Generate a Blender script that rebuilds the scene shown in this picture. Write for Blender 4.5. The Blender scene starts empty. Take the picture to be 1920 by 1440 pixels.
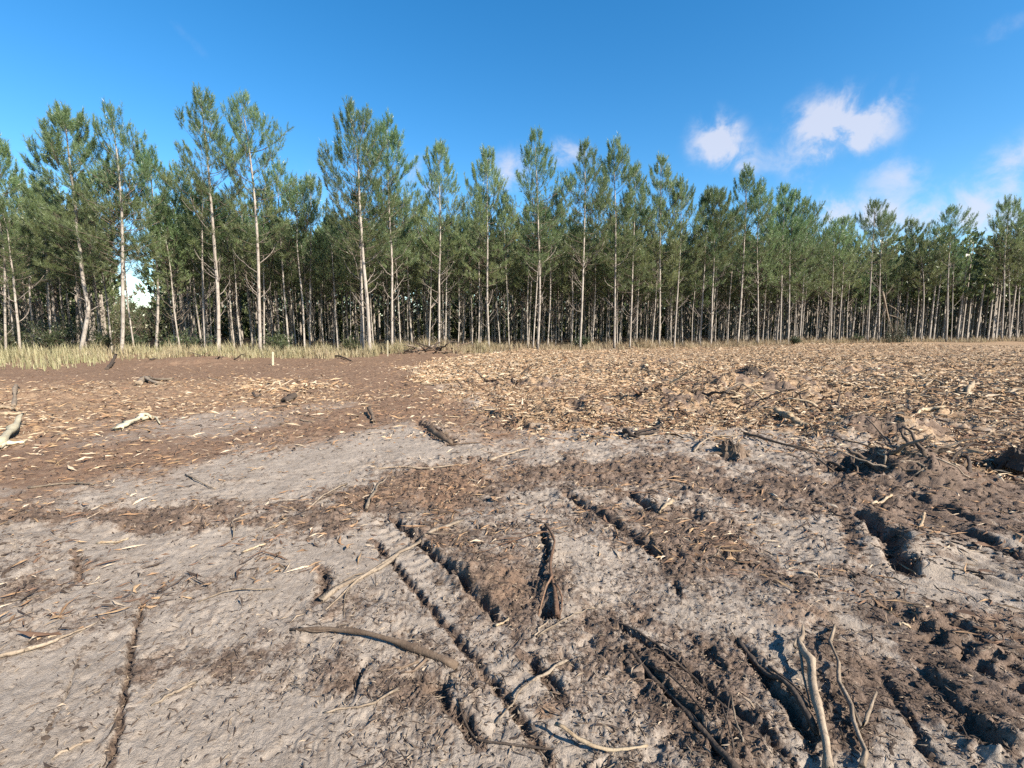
import bpy, math, random
import numpy as np
from mathutils import Vector

# ------------------------------------------------------------------ camera, sky, sun, exposure
sc = bpy.context.scene
COL = sc.collection
PITCH = math.radians(6.9)
FPX, CX, CY = 880.0, 960.0, 720.0
CAMH = 1.6
cam_d = bpy.data.cameras.new('camera'); cam = bpy.data.objects.new('camera', cam_d); COL.objects.link(cam)
cam.location = (0, 0, CAMH); cam.rotation_euler = (math.pi/2 - PITCH, 0, 0)
cam_d.sensor_width = 36.0; cam_d.lens = 36.0*FPX/1920.0
cam_d.clip_start = 0.05; cam_d.clip_end = 6000
sc.camera = cam

SUN_EL = math.radians(35)
SUN_AZ = math.radians(130)            # clockwise from the view direction (+Y): to the right and a little behind the camera
SUN = Vector((math.sin(SUN_AZ)*math.cos(SUN_EL), math.cos(SUN_AZ)*math.cos(SUN_EL), math.sin(SUN_EL)))
sun_d = bpy.data.lights.new('sun', 'SUN'); sun = bpy.data.objects.new('sun', sun_d); COL.objects.link(sun)
sun.rotation_euler = SUN.to_track_quat('Z', 'Y').to_euler()
sun_d.energy = 5.0; sun_d.angle = math.radians(0.5); sun_d.color = (1.0, 0.91, 0.78)

sc.view_settings.view_transform = 'Standard'; sc.view_settings.look = 'None'
sc.view_settings.gamma = 1.0; sc.view_settings.use_curve_mapping = False
sc.view_settings.exposure = 1.45
sc.render.engine = 'CYCLES'
sc.cycles.use_denoising = False
sc.cycles.max_bounces = 5; sc.cycles.diffuse_bounces = 3; sc.cycles.glossy_bounces = 1; sc.cycles.transmission_bounces = 3
sc.cycles.caustics_reflective = False; sc.cycles.caustics_refractive = False

class NT:
    def __init__(s, tree): s.t = tree; s.n = tree.nodes; s.l = tree.links
    def new(s, kind, **kw):
        n = s.n.new(kind)
        for k, v in kw.items(): setattr(n, k, v)
        return n
    def put(s, sock, v):
        if isinstance(v, bpy.types.NodeSocket): s.l.new(v, sock)
        elif v is not None:
            if isinstance(v, (tuple, list)) and len(v) == 3 and sock.type == 'RGBA': v = (*v, 1)
            sock.default_value = v
    def math(s, op, a, b=None, c=None, clamp=False):
        n = s.new('ShaderNodeMath', operation=op, use_clamp=clamp)
        s.put(n.inputs[0], a); s.put(n.inputs[1], b)
        if c is not None: s.put(n.inputs[2], c)
        return n.outputs[0]
    def vmath(s, op, a, b=None, out=0):
        n = s.new('ShaderNodeVectorMath', operation=op)
        s.put(n.inputs[0], a)
        if b is not None: s.put(n.inputs[1], b)
        return n.outputs[out]
    def noise(s, vec, scale, detail=4, rough=.55, dist=0.0, out='Fac'):
        n = s.new('ShaderNodeTexNoise')
        s.put(n.inputs['Vector'], vec); n.inputs['Scale'].default_value = scale
        n.inputs['Detail'].default_value = detail; n.inputs['Roughness'].default_value = rough
        n.inputs['Distortion'].default_value = dist
        return n.outputs[out]
    def step(s, v, lo, hi, a=0.0, b=1.0):
        n = s.new('ShaderNodeMapRange', interpolation_type='SMOOTHSTEP')
        s.put(n.inputs[0], v); n.inputs[1].default_value = lo; n.inputs[2].default_value = hi
        n.inputs[3].default_value = a; n.inputs[4].default_value = b
        return n.outputs[0]
    def mix(s, f, a, b, blend='MIX'):
        n = s.new('ShaderNodeMix', data_type='RGBA', blend_type=blend)
        s.put(n.inputs[0], f); s.put(n.inputs[6], a); s.put(n.inputs[7], b)
        return n.outputs[2]

def build_world():
    w = bpy.data.worlds.new('World'); sc.world = w; w.use_nodes = True
    t = NT(w.node_tree); t.n.clear()
    sky = t.new('ShaderNodeTexSky', sky_type='NISHITA')
    sky.sun_disc = False; sky.sun_elevation = SUN_EL; sky.sun_rotation = SUN_AZ
    sky.air_density = 1.0; sky.dust_density = 0.3; sky.ozone_density = 2.6; sky.altitude = 0
    hs = t.new('ShaderNodeHueSaturation'); hs.inputs['Saturation'].default_value = 1.36; hs.inputs['Hue'].default_value = 0.497
    hs.inputs['Value'].default_value = 1.0
    t.l.new(sky.outputs[0], hs.inputs['Color'])
    geo = t.new('ShaderNodeTexCoord'); d = t.vmath('NORMALIZE', geo.outputs['Generated'])
    # clouds: each one a soft patch about a real direction of the sky, broken up by noise
    wob = t.noise(d, 13.0, 5, .6, 0.2, 'Color')
    wobv = t.vmath('SUBTRACT', wob, (0.5, 0.5, 0.5))
    wm = t.new('ShaderNodeVectorMath', operation='SCALE'); t.put(wm.inputs[0], wobv); wm.inputs['Scale'].default_value = 0.035
    dd = t.vmath('NORMALIZE', t.vmath('ADD', d, wm.outputs[0]))
    def vec(px, py):
        x = (px-CX)/FPX; v = (CY-py)/FPX
        return Vector((x, math.cos(PITCH)+v*math.sin(PITCH), v*math.cos(PITCH)-math.sin(PITCH))).normalized()
    blobs = [(1340, 255, 26, 22, 0, 1.0), (1362, 285, 30, 18, 40, .85), (1392, 305, 30, 12, 20, .4), (1555, 205, 34, 20, -10, .7), (1545, 250, 34, 22, 0, .95), (1600, 240, 36, 22, 0, .9), (1570, 285, 26, 14, 0, .6),
             (1655, 200, 26, 10, -50, .5), (1622, 255, 22, 12, 0, .35), (1686, 327, 24, 14, 10, .7), (1500, 330, 40, 10, 35, .36), (1578, 398, 52, 20, 0, 1.0), (1520, 372, 30, 12, 30, .4),
             (1062, 285, 26, 20, 0, .95), (962, 318, 26, 28, 0, .9), (790, 335, 24, 30, 0, .9), (1912, 302, 32, 22, -20, 1.05), (1838, 404, 48, 20, 0, .85), (1890, 55, 30, 10, 0, .34),
             (370, 85, 60, 8, 35, .24), (60, 400, 60, 40, 0, .4), (590, 350, 40, 40, 0, .3), (1720, 410, 60, 18, 0, .5)]
    tot = None
    for px, py, rx, ry, rot, a in blobs:
        c = vec(px, py); k = 1.0/(1.0+((px-CX)/FPX)**2+((CY-py)/FPX)**2)
        u = c.cross(Vector((0, 0, 1))).normalized(); v = u.cross(c).normalized()
        r = math.radians(rot); u2 = u*math.cos(r)-v*math.sin(r); v2 = u*math.sin(r)+v*math.cos(r)
        sx = FPX/rx*.78; sy = FPX/ry*.78
        da = t.vmath('DOT_PRODUCT', dd, tuple(u2*sx), 1); db = t.vmath('DOT_PRODUCT', dd, tuple(v2*sy), 1)
        front = t.math('GREATER_THAN', t.vmath('DOT_PRODUCT', dd, tuple(c), 1), 0.0)
        q = t.math('MULTIPLY_ADD', da, da, t.math('MULTIPLY', db, db))
        g = t.math('MULTIPLY', t.math('EXPONENT', t.math('MULTIPLY', q, -0.75)), front)
        tot = t.math('MULTIPLY', g, a) if tot is None else t.math('MULTIPLY_ADD', g, a, tot)
    n1 = t.noise(d, 16.0, 8, .6, 0.3)
    den = t.math('MULTIPLY', tot, t.step(n1, .30, .68, .22, 1.35))
    den = t.step(den, .12, 1.35, 0, .78)
    base = t.mix(den, hs.outputs[0], (3.6, 3.7, 4.25))
    bg = t.new('ShaderNodeBackground'); bg.inputs['Strength'].default_value = 0.082
    t.l.new(base, bg.inputs['Color'])
    out = t.new('ShaderNodeOutputWorld'); t.l.new(bg.outputs[0], out.inputs['Surface'])
build_world()

# ------------------------------------------------------------------ helpers
R = np.random.default_rng(7)
rnd = random.Random(11)
CT, ST = math.cos(PITCH), math.sin(PITCH)

def ray(px, py):
    x = (px-CX)/FPX; v = (CY-py)/FPX
    return x, CT+v*ST, v*CT-ST
def G(px, py, z=0.0):                 # where a view of the photograph meets the ground
    x, y, zz = ray(px, py); t = (z-CAMH)/zz
    return x*t, y*t
def at_depth(px, py, Y):
    x, y, z = ray(px, py); t = Y/y
    return np.array((x*t, Y, CAMH+z*t))

_PERM = np.random.default_rng(3).permutation(4096)
_GR = np.random.default_rng(4).uniform(0, 2*np.pi, 4096)
_GX, _GY = np.cos(_GR), np.sin(_GR)
def _h(ix, iy): return _PERM[(_PERM[ix & 4095] + iy) & 4095]
def gnoise(x, y):
    x = np.asarray(x, float); y = np.asarray(y, float)
    ix = np.floor(x).astype(np.int64); iy = np.floor(y).astype(np.int64)
    fx = x-ix; fy = y-iy
    u = fx*fx*fx*(fx*(fx*6-15)+10); v = fy*fy*fy*(fy*(fy*6-15)+10)
    def g(a, b, dx, dy):
        k = _h(ix+a, iy+b); return _GX[k]*dx+_GY[k]*dy
    n0 = g(0, 0, fx, fy); n1 = g(1, 0, fx-1, fy); n2 = g(0, 1, fx, fy-1); n3 = g(1, 1, fx-1, fy-1)
    a = n0+u*(n1-n0); b = n2+u*(n3-n2)
    return (a+v*(b-a))*1.45
def fbm(x, y, oct=4, gain=.5, lac=2.03, seed=0.0):
    s = 0; a = 1.0; x = x+seed*17.3; y = y+seed*9.1
    for _ in range(oct):
        s = s+a*gnoise(x, y); x = x*lac+5.2; y = y*lac+1.7; a *= gain
    return s
def sstep(a, b, x):
    t = np.clip((x-a)/(b-a), 0, 1); return t*t*(3-2*t)

class Geo:
    """gathers vertices and faces of ONE mesh, with a material slot and a colour value per part of it"""
    def __init__(s): s.V = []; s.T = []; s.Q = []; s.n = 0; s.C = []
    def add(s, V, T=None, Q=None, mat=0, col=None):
        V = np.asarray(V, float).reshape(-1, 3)
        if T is not None and len(T): s.T.append((np.asarray(T)+s.n, mat))
        if Q is not None and len(Q): s.Q.append((np.asarray(Q)+s.n, mat))
        s.V.append(V)
        c = np.zeros((len(V), 4)) if col is None else np.broadcast_to(np.asarray(col, float), (len(V), 4))
        s.C.append(c); s.n += len(V)
    def mesh(s, name, mats, smooth=True, colour=False):
        me = bpy.data.meshes.new(name)
        V = np.concatenate(s.V).astype(np.float32)
        T = np.concatenate([t for t, _ in s.T]) if s.T else np.zeros((0, 3), int)
        Q = np.concatenate([q for q, _ in s.Q]) if s.Q else np.zeros((0, 4), int)
        mi = np.concatenate([np.full(len(t), m) for t, m in s.T]+[np.full(len(q), m) for q, m in s.Q])
        me.vertices.add(len(V)); me.vertices.foreach_set('co', V.ravel())
        nl = len(T)*3+len(Q)*4; me.loops.add(nl)
        me.loops.foreach_set('vertex_index', np.concatenate([T.ravel(), Q.ravel()]).astype(np.int32))
        me.polygons.add(len(T)+len(Q))
        st = np.concatenate([np.arange(len(T))*3, len(T)*3+np.arange(len(Q))*4]).astype(np.int32)
        me.polygons.foreach_set('loop_start', st)
        me.polygons.foreach_set('material_index', mi.astype(np.int32))
        me.polygons.foreach_set('use_smooth', np.full(len(mi), smooth))
        for m in mats: me.materials.append(m)
        if colour:
            at = me.color_attributes.new('tint', 'FLOAT_COLOR', 'POINT')
            at.data.foreach_set('color', np.concatenate(s.C).astype(np.float32).ravel())
        me.update(calc_edges=True); me.validate()
        return me

def obj(name, me, parent=None, loc=None):
    o = bpy.data.objects.new(name, me); COL.objects.link(o)
    if parent is not None: o.parent = parent
    if loc is not None: o.location = loc
    return o
def tag(o, label=None, cat=None, group=None, kind=None):
    if label: o['label'] = label
    if cat: o['category'] = cat
    if group: o['group'] = group
    if kind: o['kind'] = kind
    return o
def thing(name, label, cat, loc, group=None):
    o = bpy.data.objects.new(name, None); COL.objects.link(o); o.location = loc; o.empty_display_size = .2
    return tag(o, label, cat, group)

def crom(P, n):
    """smooth curve through control points, n samples"""
    P = np.asarray(P, float)
    if len(P) < 3: return np.linspace(P[0], P[-1], n)
    d = np.r_[0, np.cumsum(np.linalg.norm(np.diff(P, axis=0), axis=1))]; d /= d[-1]
    m = np.gradient(P, d, axis=0)
    t = np.linspace(0, 1, n); i = np.clip(np.searchsorted(d, t, side='right')-1, 0, len(P)-2)
    h = (d[i+1]-d[i])[:, None]; u = ((t-d[i])/(d[i+1]-d[i]))[:, None]
    return ((2*u**3-3*u**2+1)*P[i]+(u**3-2*u**2+u)*h*m[i]+(-2*u**3+3*u**2)*P[i+1]+(u**3-u**2)*h*m[i+1])
def tube(P, r, sides=6, rough=0.0, torn=(0, 0), rng=None, squash=1.0):
    P = np.asarray(P, float); n = len(P); r = np.broadcast_to(np.asarray(r, float), (n,)).copy()
    T = np.gradient(P, axis=0); T /= np.linalg.norm(T, axis=1)[:, None]+1e-9
    ref = np.array((0, 0, 1.)) if abs(T[:, 2]).mean() < .8 else np.array((1., 0, 0))
    A = np.cross(T, ref); A /= np.linalg.norm(A, axis=1)[:, None]+1e-9
    B = np.cross(A, T)
    a = np.arange(sides)*2*np.pi/sides
    rr = r[:, None]*np.ones((n, sides))
    if rough and rng is not None:
        prof = rng.normal(0, rough, (1, sides)); rr = rr*(1+prof+rng.normal(0, rough*.6, (n, sides)))
    V = P[:, None, :]+rr[..., None]*(np.cos(a)[None, :, None]*A[:, None, :]+squash*np.sin(a)[None, :, None]*B[:, None, :])
    if rng is not None:
        if torn[0]: V[0] -= T[0]*(rng.uniform(0, 1, sides)*torn[0])[:, None]
        if torn[1]: V[-1] += T[-1]*(rng.uniform(0, 1, sides)*torn[1])[:, None]
    V = V.reshape(-1, 3)
    i = np.arange(n-1)[:, None]*sides; j = np.arange(sides)[None, :]; k = (j+1) % sides
    Q = np.stack([i+j, i+k, i+sides+k, i+sides+j], -1).reshape(-1, 4)
    c0 = len(V); V = np.vstack([V, P[0]+T[0]*r[0]*.3, P[-1]-T[-1]*r[-1]*.3*(1 if torn[1] else 0)])
    j = np.arange(sides); k = (j+1) % sides
    Tr = np.concatenate([np.stack([k, j, np.full(sides, c0)], 1), np.stack([(n-1)*sides+j, (n-1)*sides+k, np.full(sides, c0+1)], 1)])
    return V, Tr, Q

# ------------------------------------------------------------------ materials
def mat(name):
    m = bpy.data.materials.new(name); m.use_nodes = True; t = NT(m.node_tree)
    b = t.n['Principled BSDF']; return m, t, b
def wood_mat(name, c0, c1, c2, scale=1.0, rough=.85, bump=.004, along=True):
    """bark or bare wood: streaks along the grain, blotches and dark cracks"""
    m, t, b = mat(name)
    tc = t.new('ShaderNodeTexCoord'); info = t.new('ShaderNodeObjectInfo')
    co = t.vmath('ADD', tc.outputs['Object'], t.vmath('MULTIPLY', info.outputs['Random'], (13., 7., 5.)))
    n1 = t.noise(co, 9*scale, 6, .65); n2 = t.noise(co, 60*scale, 4, .6); n3 = t.noise(co, 28*scale, 5, .7, .6)
    c = t.mix(t.step(n1, .35, .66), c0, c1)
    c = t.mix(t.step(n2, .5, .72, 0, .75), c, c2)
    c = t.mix(t.step(n3, .57, .68, 0, .7), c, tuple(x*.45 for x in c2))
    v = t.math('MULTIPLY_ADD', info.outputs['Random'], .5, .75)
    hsv = t.new('ShaderNodeHueSaturation'); t.put(hsv.inputs['Value'], v); t.l.new(c, hsv.inputs['Color'])
    t.l.new(hsv.outputs[0], b.inputs['Base Color'])
    b.inputs['Roughness'].default_value = rough; b.inputs['Specular IOR Level'].default_value = .25
    bp = t.new('ShaderNodeBump'); bp.inputs['Strength'].default_value = .9; bp.inputs['Distance'].default_value = bump
    t.l.new(t.math('ADD', n3, n2), bp.inputs['Height']); t.l.new(bp.outputs[0], b.inputs['Normal'])
    return m
M_PALE = wood_mat('weathered_wood', (.224, .179, .132), (.151, .115, .081), (.084, .062, .045))
M_BARE = wood_mat('bare_split_wood', (.314, .252, .174), (.246, .179, .112), (.151, .101, .062))
M_BROWN = wood_mat('brown_bark', (.129, .092, .064), (.081, .055, .038), (.168, .129, .095))
M_DARK = wood_mat('dark_root', (.056, .042, .032), (.034, .025, .020), (.106, .081, .062))
M_REDBARK = wood_mat('reddish_bark', (.140, .084, .053), (.090, .050, .032), (.190, .134, .090))
M_STAKE = wood_mat('stake_wood', (.414, .370, .269), (.370, .325, .224), (.308, .258, .168))

def trunk_mat():
    m, t, b = mat('pine_bark')
    tc = t.new('ShaderNodeTexCoord'); info = t.new('ShaderNodeObjectInfo')
    co = t.vmath('ADD', tc.outputs['Object'], t.vmath('MULTIPLY', info.outputs['Random'], (31., 17., 9.)))
    st = t.vmath('MULTIPLY', co, (1., 1., .3))
    n1 = t.noise(st, 14, 6, .7); n2 = t.noise(co, 2.2, 4, .6); n3 = t.noise(st, 42, 4, .65)
    rings = t.noise(t.vmath('MULTIPLY', co, (.15, .15, 1.0)), 5.5, 3, .6)
    c = t.mix(t.step(n2, .35, .65), (.325, .290, .250), (.24, .21, .18))
    c = t.mix(t.step(n1, .52, .66, 0, .85), c, (.093, .069, .054))
    c = t.mix(t.step(n3, .55, .7, 0, .6), c, (.336, .300, .258))
    c = t.mix(t.step(rings, .60, .70, 0, .7), c, (.078, .057, .045))
    t.l.new(c, b.inputs['Base Color']); b.inputs['Roughness'].default_value = .9; b.inputs['Specular IOR Level'].default_value = .2
    bp = t.new('ShaderNodeBump'); bp.inputs['Strength'].default_value = 1.0; bp.inputs['Distance'].default_value = .02
    t.l.new(t.math('ADD', n1, t.math('MULTIPLY', n3, .5)), bp.inputs['Height']); t.l.new(bp.outputs[0], b.inputs['Normal'])
    return m
M_TRUNK = trunk_mat()
M_BOUGH = wood_mat('pine_bough_bark', (.150, .120, .093), (.096, .072, .054), (.060, .045, .036), .6)
M_DEADB = wood_mat('dead_bough_wood', (.252, .216, .186), (.180, .150, .126), (.108, .084, .066), .6)

def leaf_mat(name, young, old, dark, trans=.22, rough=.45):
    """thin needles or blades; the colour runs from young to old growth by the tuft's own age (red channel)"""
    m, t, b = mat(name)
    a = t.new('ShaderNodeVertexColor', layer_name='tint'); s = t.new('ShaderNodeSeparateColor'); t.l.new(a.outputs[0], s.inputs[0])
    info = t.new('ShaderNodeObjectInfo')
    c = t.mix(s.outputs[0], young, old); c = t.mix(s.outputs[1], c, dark)
    hsv = t.new('ShaderNodeHueSaturation'); t.put(hsv.inputs['Value'], t.math('MULTIPLY_ADD', info.outputs['Random'], .45, .80))
    t.put(hsv.inputs['Hue'], t.math('MULTIPLY_ADD', t.math('FRACT', t.math('MULTIPLY', info.outputs['Random'], 7.3)), .045, .472)); t.l.new(c, hsv.inputs['Color'])
    t.l.new(hsv.outputs[0], b.inputs['Base Color']); b.inputs['Roughness'].default_value = rough
    b.inputs['Specular IOR Level'].default_value = .6
    tr = t.new('ShaderNodeBsdfTranslucent'); t.l.new(hsv.outputs[0], tr.inputs['Color'])
    mx = t.new('ShaderNodeMixShader'); mx.inputs[0].default_value = trans
    t.l.new(b.outputs[0], mx.inputs[1]); t.l.new(tr.outputs[0], mx.inputs[2])
    t.l.new(mx.outputs[0], t.n['Material Output'].inputs['Surface'])
    return m
M_NEEDLE = leaf_mat('pine_needles', (.158, .238, .100), (.192, .215, .092), (.085, .138, .072), .45, .38)
M_SHRUB = leaf_mat('shrub_leaves', (.06, .088, .036), (.10, .105, .045), (.035, .053, .025))
M_GRASS = leaf_mat('dry_grass', (.42, .375, .215), (.30, .33, .15), (.28, .20, .12), .35, .6)
M_DRYNEEDLE = leaf_mat('withered_needles', (.07, .09, .05), (.12, .105, .06), (.042, .053, .035))

def litter_mat(name):
    m, t, b = mat(name)
    a = t.new('ShaderNodeVertexColor', layer_name='tint'); tc = t.new('ShaderNodeTexCoord')
    n = t.noise(tc.outputs['Object'], 45, 4, .6)
    t.l.new(t.mix(t.step(n, .4, .7, 0, .35), a.outputs[0], (.055, .038, .028)), b.inputs['Base Color'])
    b.inputs['Roughness'].default_value = .85; b.inputs['Specular IOR Level'].default_value = .2
    return m
M_LITTER = litter_mat('loose_litter')

def ground_mat():
    m, t, b = mat('cleared_ground')
    a = t.new('ShaderNodeVertexColor', layer_name='tint'); s = t.new('ShaderNodeSeparateColor'); t.l.new(a.outputs[0], s.inputs[0])
    hum_shade, red, chip, forest = s.outputs[0], s.outputs[1], s.outputs[2], a.outputs[1]
    co = t.new('ShaderNodeTexCoord').outputs['Object']
    nA = t.noise(co, 2.3, 7, .62, .3); nB = t.noise(co, 17, 7, .68, .5); nC = t.noise(co, 95, 5, .7); nD = t.noise(co, 6.5, 6, .65, .8)
    nE = t.noise(co, 330, 3, .6)
    sand = t.mix(t.step(nA, .35, .65), (.246, .205, .167), (.177, .145, .117))
    sand = t.mix(t.step(nB, .38, .62), t.mix(.5, sand, (.302, .261, .221)), sand)
    sand = t.mix(t.step(nC, .56, .72, 0, .6), sand, (.124, .097, .074))
    sand = t.mix(t.step(nE, .55, .75, 0, .45), sand, (.340, .302, .258))
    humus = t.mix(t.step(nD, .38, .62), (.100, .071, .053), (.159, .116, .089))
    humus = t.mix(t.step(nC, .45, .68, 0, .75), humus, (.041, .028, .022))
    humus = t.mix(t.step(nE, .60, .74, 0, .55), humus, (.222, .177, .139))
    redc = t.mix(t.step(nD, .36, .64), (.120, .073, .048), (.174, .115, .078))
    redc = t.mix(t.step(nC, .5, .7, 0, .6), redc, (.062, .035, .024)); redc = t.mix(t.step(nB, .54, .66, 0, .7), redc, (.235, .174, .118))
    fib = t.noise(t.vmath('MULTIPLY', co, (1., 3.2, 1.)), 13, 5, .7, 1.2)
    chipc = t.mix(t.step(fib, .40, .60), (.150, .096, .060), (.31, .22, .14)); chipc = t.mix(t.step(nB, .54, .68, 0, .7), chipc, (.060, .036, .024))
    chipc = t.mix(t.step(t.noise(t.vmath('MULTIPLY', co, (1.2, 4.5, 1.)), 24, 4, .7, 1.5), .54, .64, 0, .85), chipc, (.37, .275, .18))
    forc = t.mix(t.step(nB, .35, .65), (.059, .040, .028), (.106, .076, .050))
    mh = t.step(t.math('ADD', hum_shade, t.math('ADD', t.math('MULTIPLY_ADD', nB, 1.1, -.55), t.math('MULTIPLY_ADD', nC, .7, -.35))), .30, .80)  # humus mask, also carrying the shade painted into ruts and hollows
    mr = t.step(t.math('ADD', red, t.math('ADD', t.math('MULTIPLY_ADD', nD, 1.0, -.5), t.math('MULTIPLY_ADD', nB, .7, -.35))), .22, .92)
    mc = t.step(t.math('ADD', chip, t.math('ADD', t.math('MULTIPLY_ADD', nD, 1.0, -.5), t.math('MULTIPLY_ADD', nB, .7, -.35))), .26, .80)
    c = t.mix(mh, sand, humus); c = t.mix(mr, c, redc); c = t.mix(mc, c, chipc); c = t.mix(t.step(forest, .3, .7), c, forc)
    t.l.new(c, b.inputs['Base Color']); b.inputs['Roughness'].default_value = .95; b.inputs['Specular IOR Level'].default_value = .12
    b1 = t.new('ShaderNodeBump'); b1.inputs['Strength'].default_value = .8; b1.inputs['Distance'].default_value = .017
    t.l.new(t.math('ADD', nB, t.math('MULTIPLY', nC, .4)), b1.inputs['Height'])
    b2 = t.new('ShaderNodeBump'); b2.inputs['Strength'].default_value = .55; b2.inputs['Distance'].default_value = .0034
    t.l.new(t.math('ADD', nC, t.math('MULTIPLY', nE, .5)), b2.inputs['Height']); t.l.new(b1.outputs[0], b2.inputs['Normal'])
    t.l.new(b2.outputs[0], b.inputs['Normal'])
    return m
M_GROUND = ground_mat()

# ------------------------------------------------------------------ the ground: one sheet, torn and rutted in front
FRONT_PX = np.array([-300, 0, 230, 400, 690, 823, 917, 1008, 1087, 1152, 1236, 1333, 1421, 1478, 1560, 1627, 1775, 1880, 2200.])
FRONT_Y = np.array([28, 26.5, 25.5, 27.5, 28, 31, 31.5, 32, 33.5, 34.5, 36.5, 38, 41.5, 43.5, 47, 50, 52, 52.5, 56.])
_fx = np.array([at_depth(p, 614, y)[0] for p, y in zip(FRONT_PX, FRONT_Y)])
def front_y(x): return np.interp(x, _fx, FRONT_Y)

def seg_dist(x, y, poly):
    """distance along, signed distance across (positive to the +x side) of a polyline, total length"""
    best = np.full(x.shape, 1e9); sd = np.zeros(x.shape); al = np.zeros(x.shape); L = 0
    for (ax, ay), (bx, by) in zip(poly[:-1], poly[1:]):
        dx, dy = bx-ax, by-ay; l = math.hypot(dx, dy); dx /= l; dy /= l
        u = np.clip((x-ax)*dx+(y-ay)*dy, 0, l); qx = x-(ax+dx*u); qy = y-(ay+dy*u)
        d = np.hypot(qx, qy); m = d < best
        nx, ny = (-dy, dx) if -dy > 0 else (dy, -dx)
        best = np.where(m, d, best); sd = np.where(m, np.where(qx*nx+qy*ny >= 0, d, -d), sd); al = np.where(m, L+u, al); L += l
    return al, sd, L

# ruts, torn edges and hollows, each a line on the ground (given by where the photograph shows it)
# kind, points, width m, depth m, raised bank on the sun side m
RUTS = [
 ('cut', [(738, 975), (800, 1030), (850, 1080), (900, 1130), (942, 1168)], .028, .07, .05),
 ('cut', [(700, 1012), (760, 1085), (830, 1168), (900, 1250), (960, 1320), (1035, 1425)], .022, .045, .018),
 ('cut', [(980, 1225), (1020, 1265), (1062, 1310)], .03, .05, .03),
 ('cut', [(812, 1290), (850, 1330), (905, 1385)], .03, .05, .03),
 ('cut', [(270, 1118), (250, 1200), (235, 1290), (208, 1440)], .016, .045, .012),
 ('cut', [(152, 1215), (120, 1310), (75, 1410)], .006, .016, .003),
 ('cut', [(140, 1035), (150, 1070), (140, 1100)], .025, .045, .02),
 ('cut', [(600, 1065), (612, 1090), (600, 1130)], .035, .05, .02),
 ('cut', [(1015, 990), (1026, 1030), (1023, 1060)], .022, .05, .03),
 ('cut', [(1055, 930), (1110, 960), (1170, 995), (1250, 1050)], .04, .06, .05),
 ('cut', [(1178, 925), (1205, 950), (1232, 968)], .045, .08, .05),
 ('cut', [(1262, 1080), (1270, 1100), (1280, 1120)], .02, .03, .02),
 ('cleat', [(1560, 935), (1585, 985), (1605, 1040)], .05, .06, .02),
 ('cleat', [(1655, 1132), (1700, 1165), (1760, 1205), (1840, 1255), (1930, 1300)], .05, .10, .05),
 ('cleat', [(1745, 1130), (1790, 1165), (1830, 1205)], .05, .08, .04),
 ('cut', [(1600, 962), (1650, 1000), (1685, 1040), (1705, 1075)], .065, .10, .07),
 ('cut', [(1720, 1240), (1780, 1310), (1830, 1360), (1885, 1425)], .03, .035, .03),
 ('cut', [(1785, 990), (1850, 1015), (1930, 1050)], .06, .07, .05),
 ('cut', [(1690, 925), (1760, 950), (1850, 985)], .06, .05, .05),
 ('cut', [(1190, 1228), (1240, 1285), (1300, 1350), (1365, 1430)], .022, .04, .035),
 ('cut', [(1385, 1205), (1440, 1275), (1500, 1360), (1525, 1410)], .026, .045, .035),
 ('cut', [(1145, 1165), (1220, 1210), (1300, 1265), (1390, 1340), (1490, 1430)], .022, .045, .025),
 ('cut', [(1290, 1185), (1330, 1225), (1370, 1270)], .018, .03, .015),
 ('cut', [(890, 770), (950, 790), (1010, 808)], .12, .10, .09),
 ('cut', [(780, 790), (815, 815), (850, 835)], .09, .06, .06),
 ('cut', [(0, 985), (90, 968), (200, 962), (290, 960)], .10, .035, .03),
 ('cut', [(1750, 1440), (1700, 1340), (1640, 1240)], .02, .03, .01),
]
# round hollows and mounds: x px, y px, radius across m, radius along m, height m
LUMPS = [(1655, 1005, .13, .10, -.10), (1690, 1050, .10, .09, -.09), (1738, 1025, .2, .2, .05), (1592, 882, .30, .30, -.20), (1690, 885, .62, .42, .2),
         (1760, 905, .30, .28, .12), (1352, 860, .18, .15, -.08), (1905, 888, .22, .25, -.22), (1960, 880, .4, .3, .15),
         (1028, 1150, .05, .06, -.10), (1060, 1120, .16, .2, .05), (905, 1080, .22, .22, .06), (1330, 965, .12, .10, .05), (1300, 968, .07, .06, -.06),
         (1390, 745, 1.6, .9, .42), (1250, 765, 1.8, .7, .25), (1500, 740, 1.5, .8, .2), (1075, 775, .9, .5, .14), (1650, 818, .7, .4, .24), (1640, 825, .3, .2, -.12),
         (1300, 700, 3.2, 1.6, .3), (1650, 690, 3.5, 1.8, .3), (350, 682, 1.7, 1.0, .28), (400, 676, .9, .7, .2), (815, 662, 1.6, .9, .4), (1000, 690, 3.0, 1.2, .25),
         (60, 745, 1.2, .6, .2), (1100, 930, .3, .2, .05), (1480, 1140, .2, .12, .03), (720, 1150, .12, .1, .02), (1690, 1290, .2, .2, -.02), (1830, 1380, .08, .09, -.06),
         (1870, 1400, .12, .10, .06), (650, 970, .3, .1, .04), (1200, 820, .15, .1, .05), (820, 1285, .06, .05, -.07)]
RUTW = [(k, np.array([G(*p) for p in pts]), w, d, r) for k, pts, w, d, r in RUTS]
LUMPW = [(*G(px, py), rx, ry, h) for px, py, rx, ry, h in LUMPS]
TRACK1 = np.array([G(*p) for p in [(700, 985), (800, 1090), (900, 1205), (1000, 1330), (1060, 1440)]])
TRACK2 = np.array([G(*p) for p in [(1080, 920), (1150, 960), (1240, 1030)]])
TRACK3 = np.array([G(*p) for p in [(1700, 1440), (1850, 960), (1930, 880)]])

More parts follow.
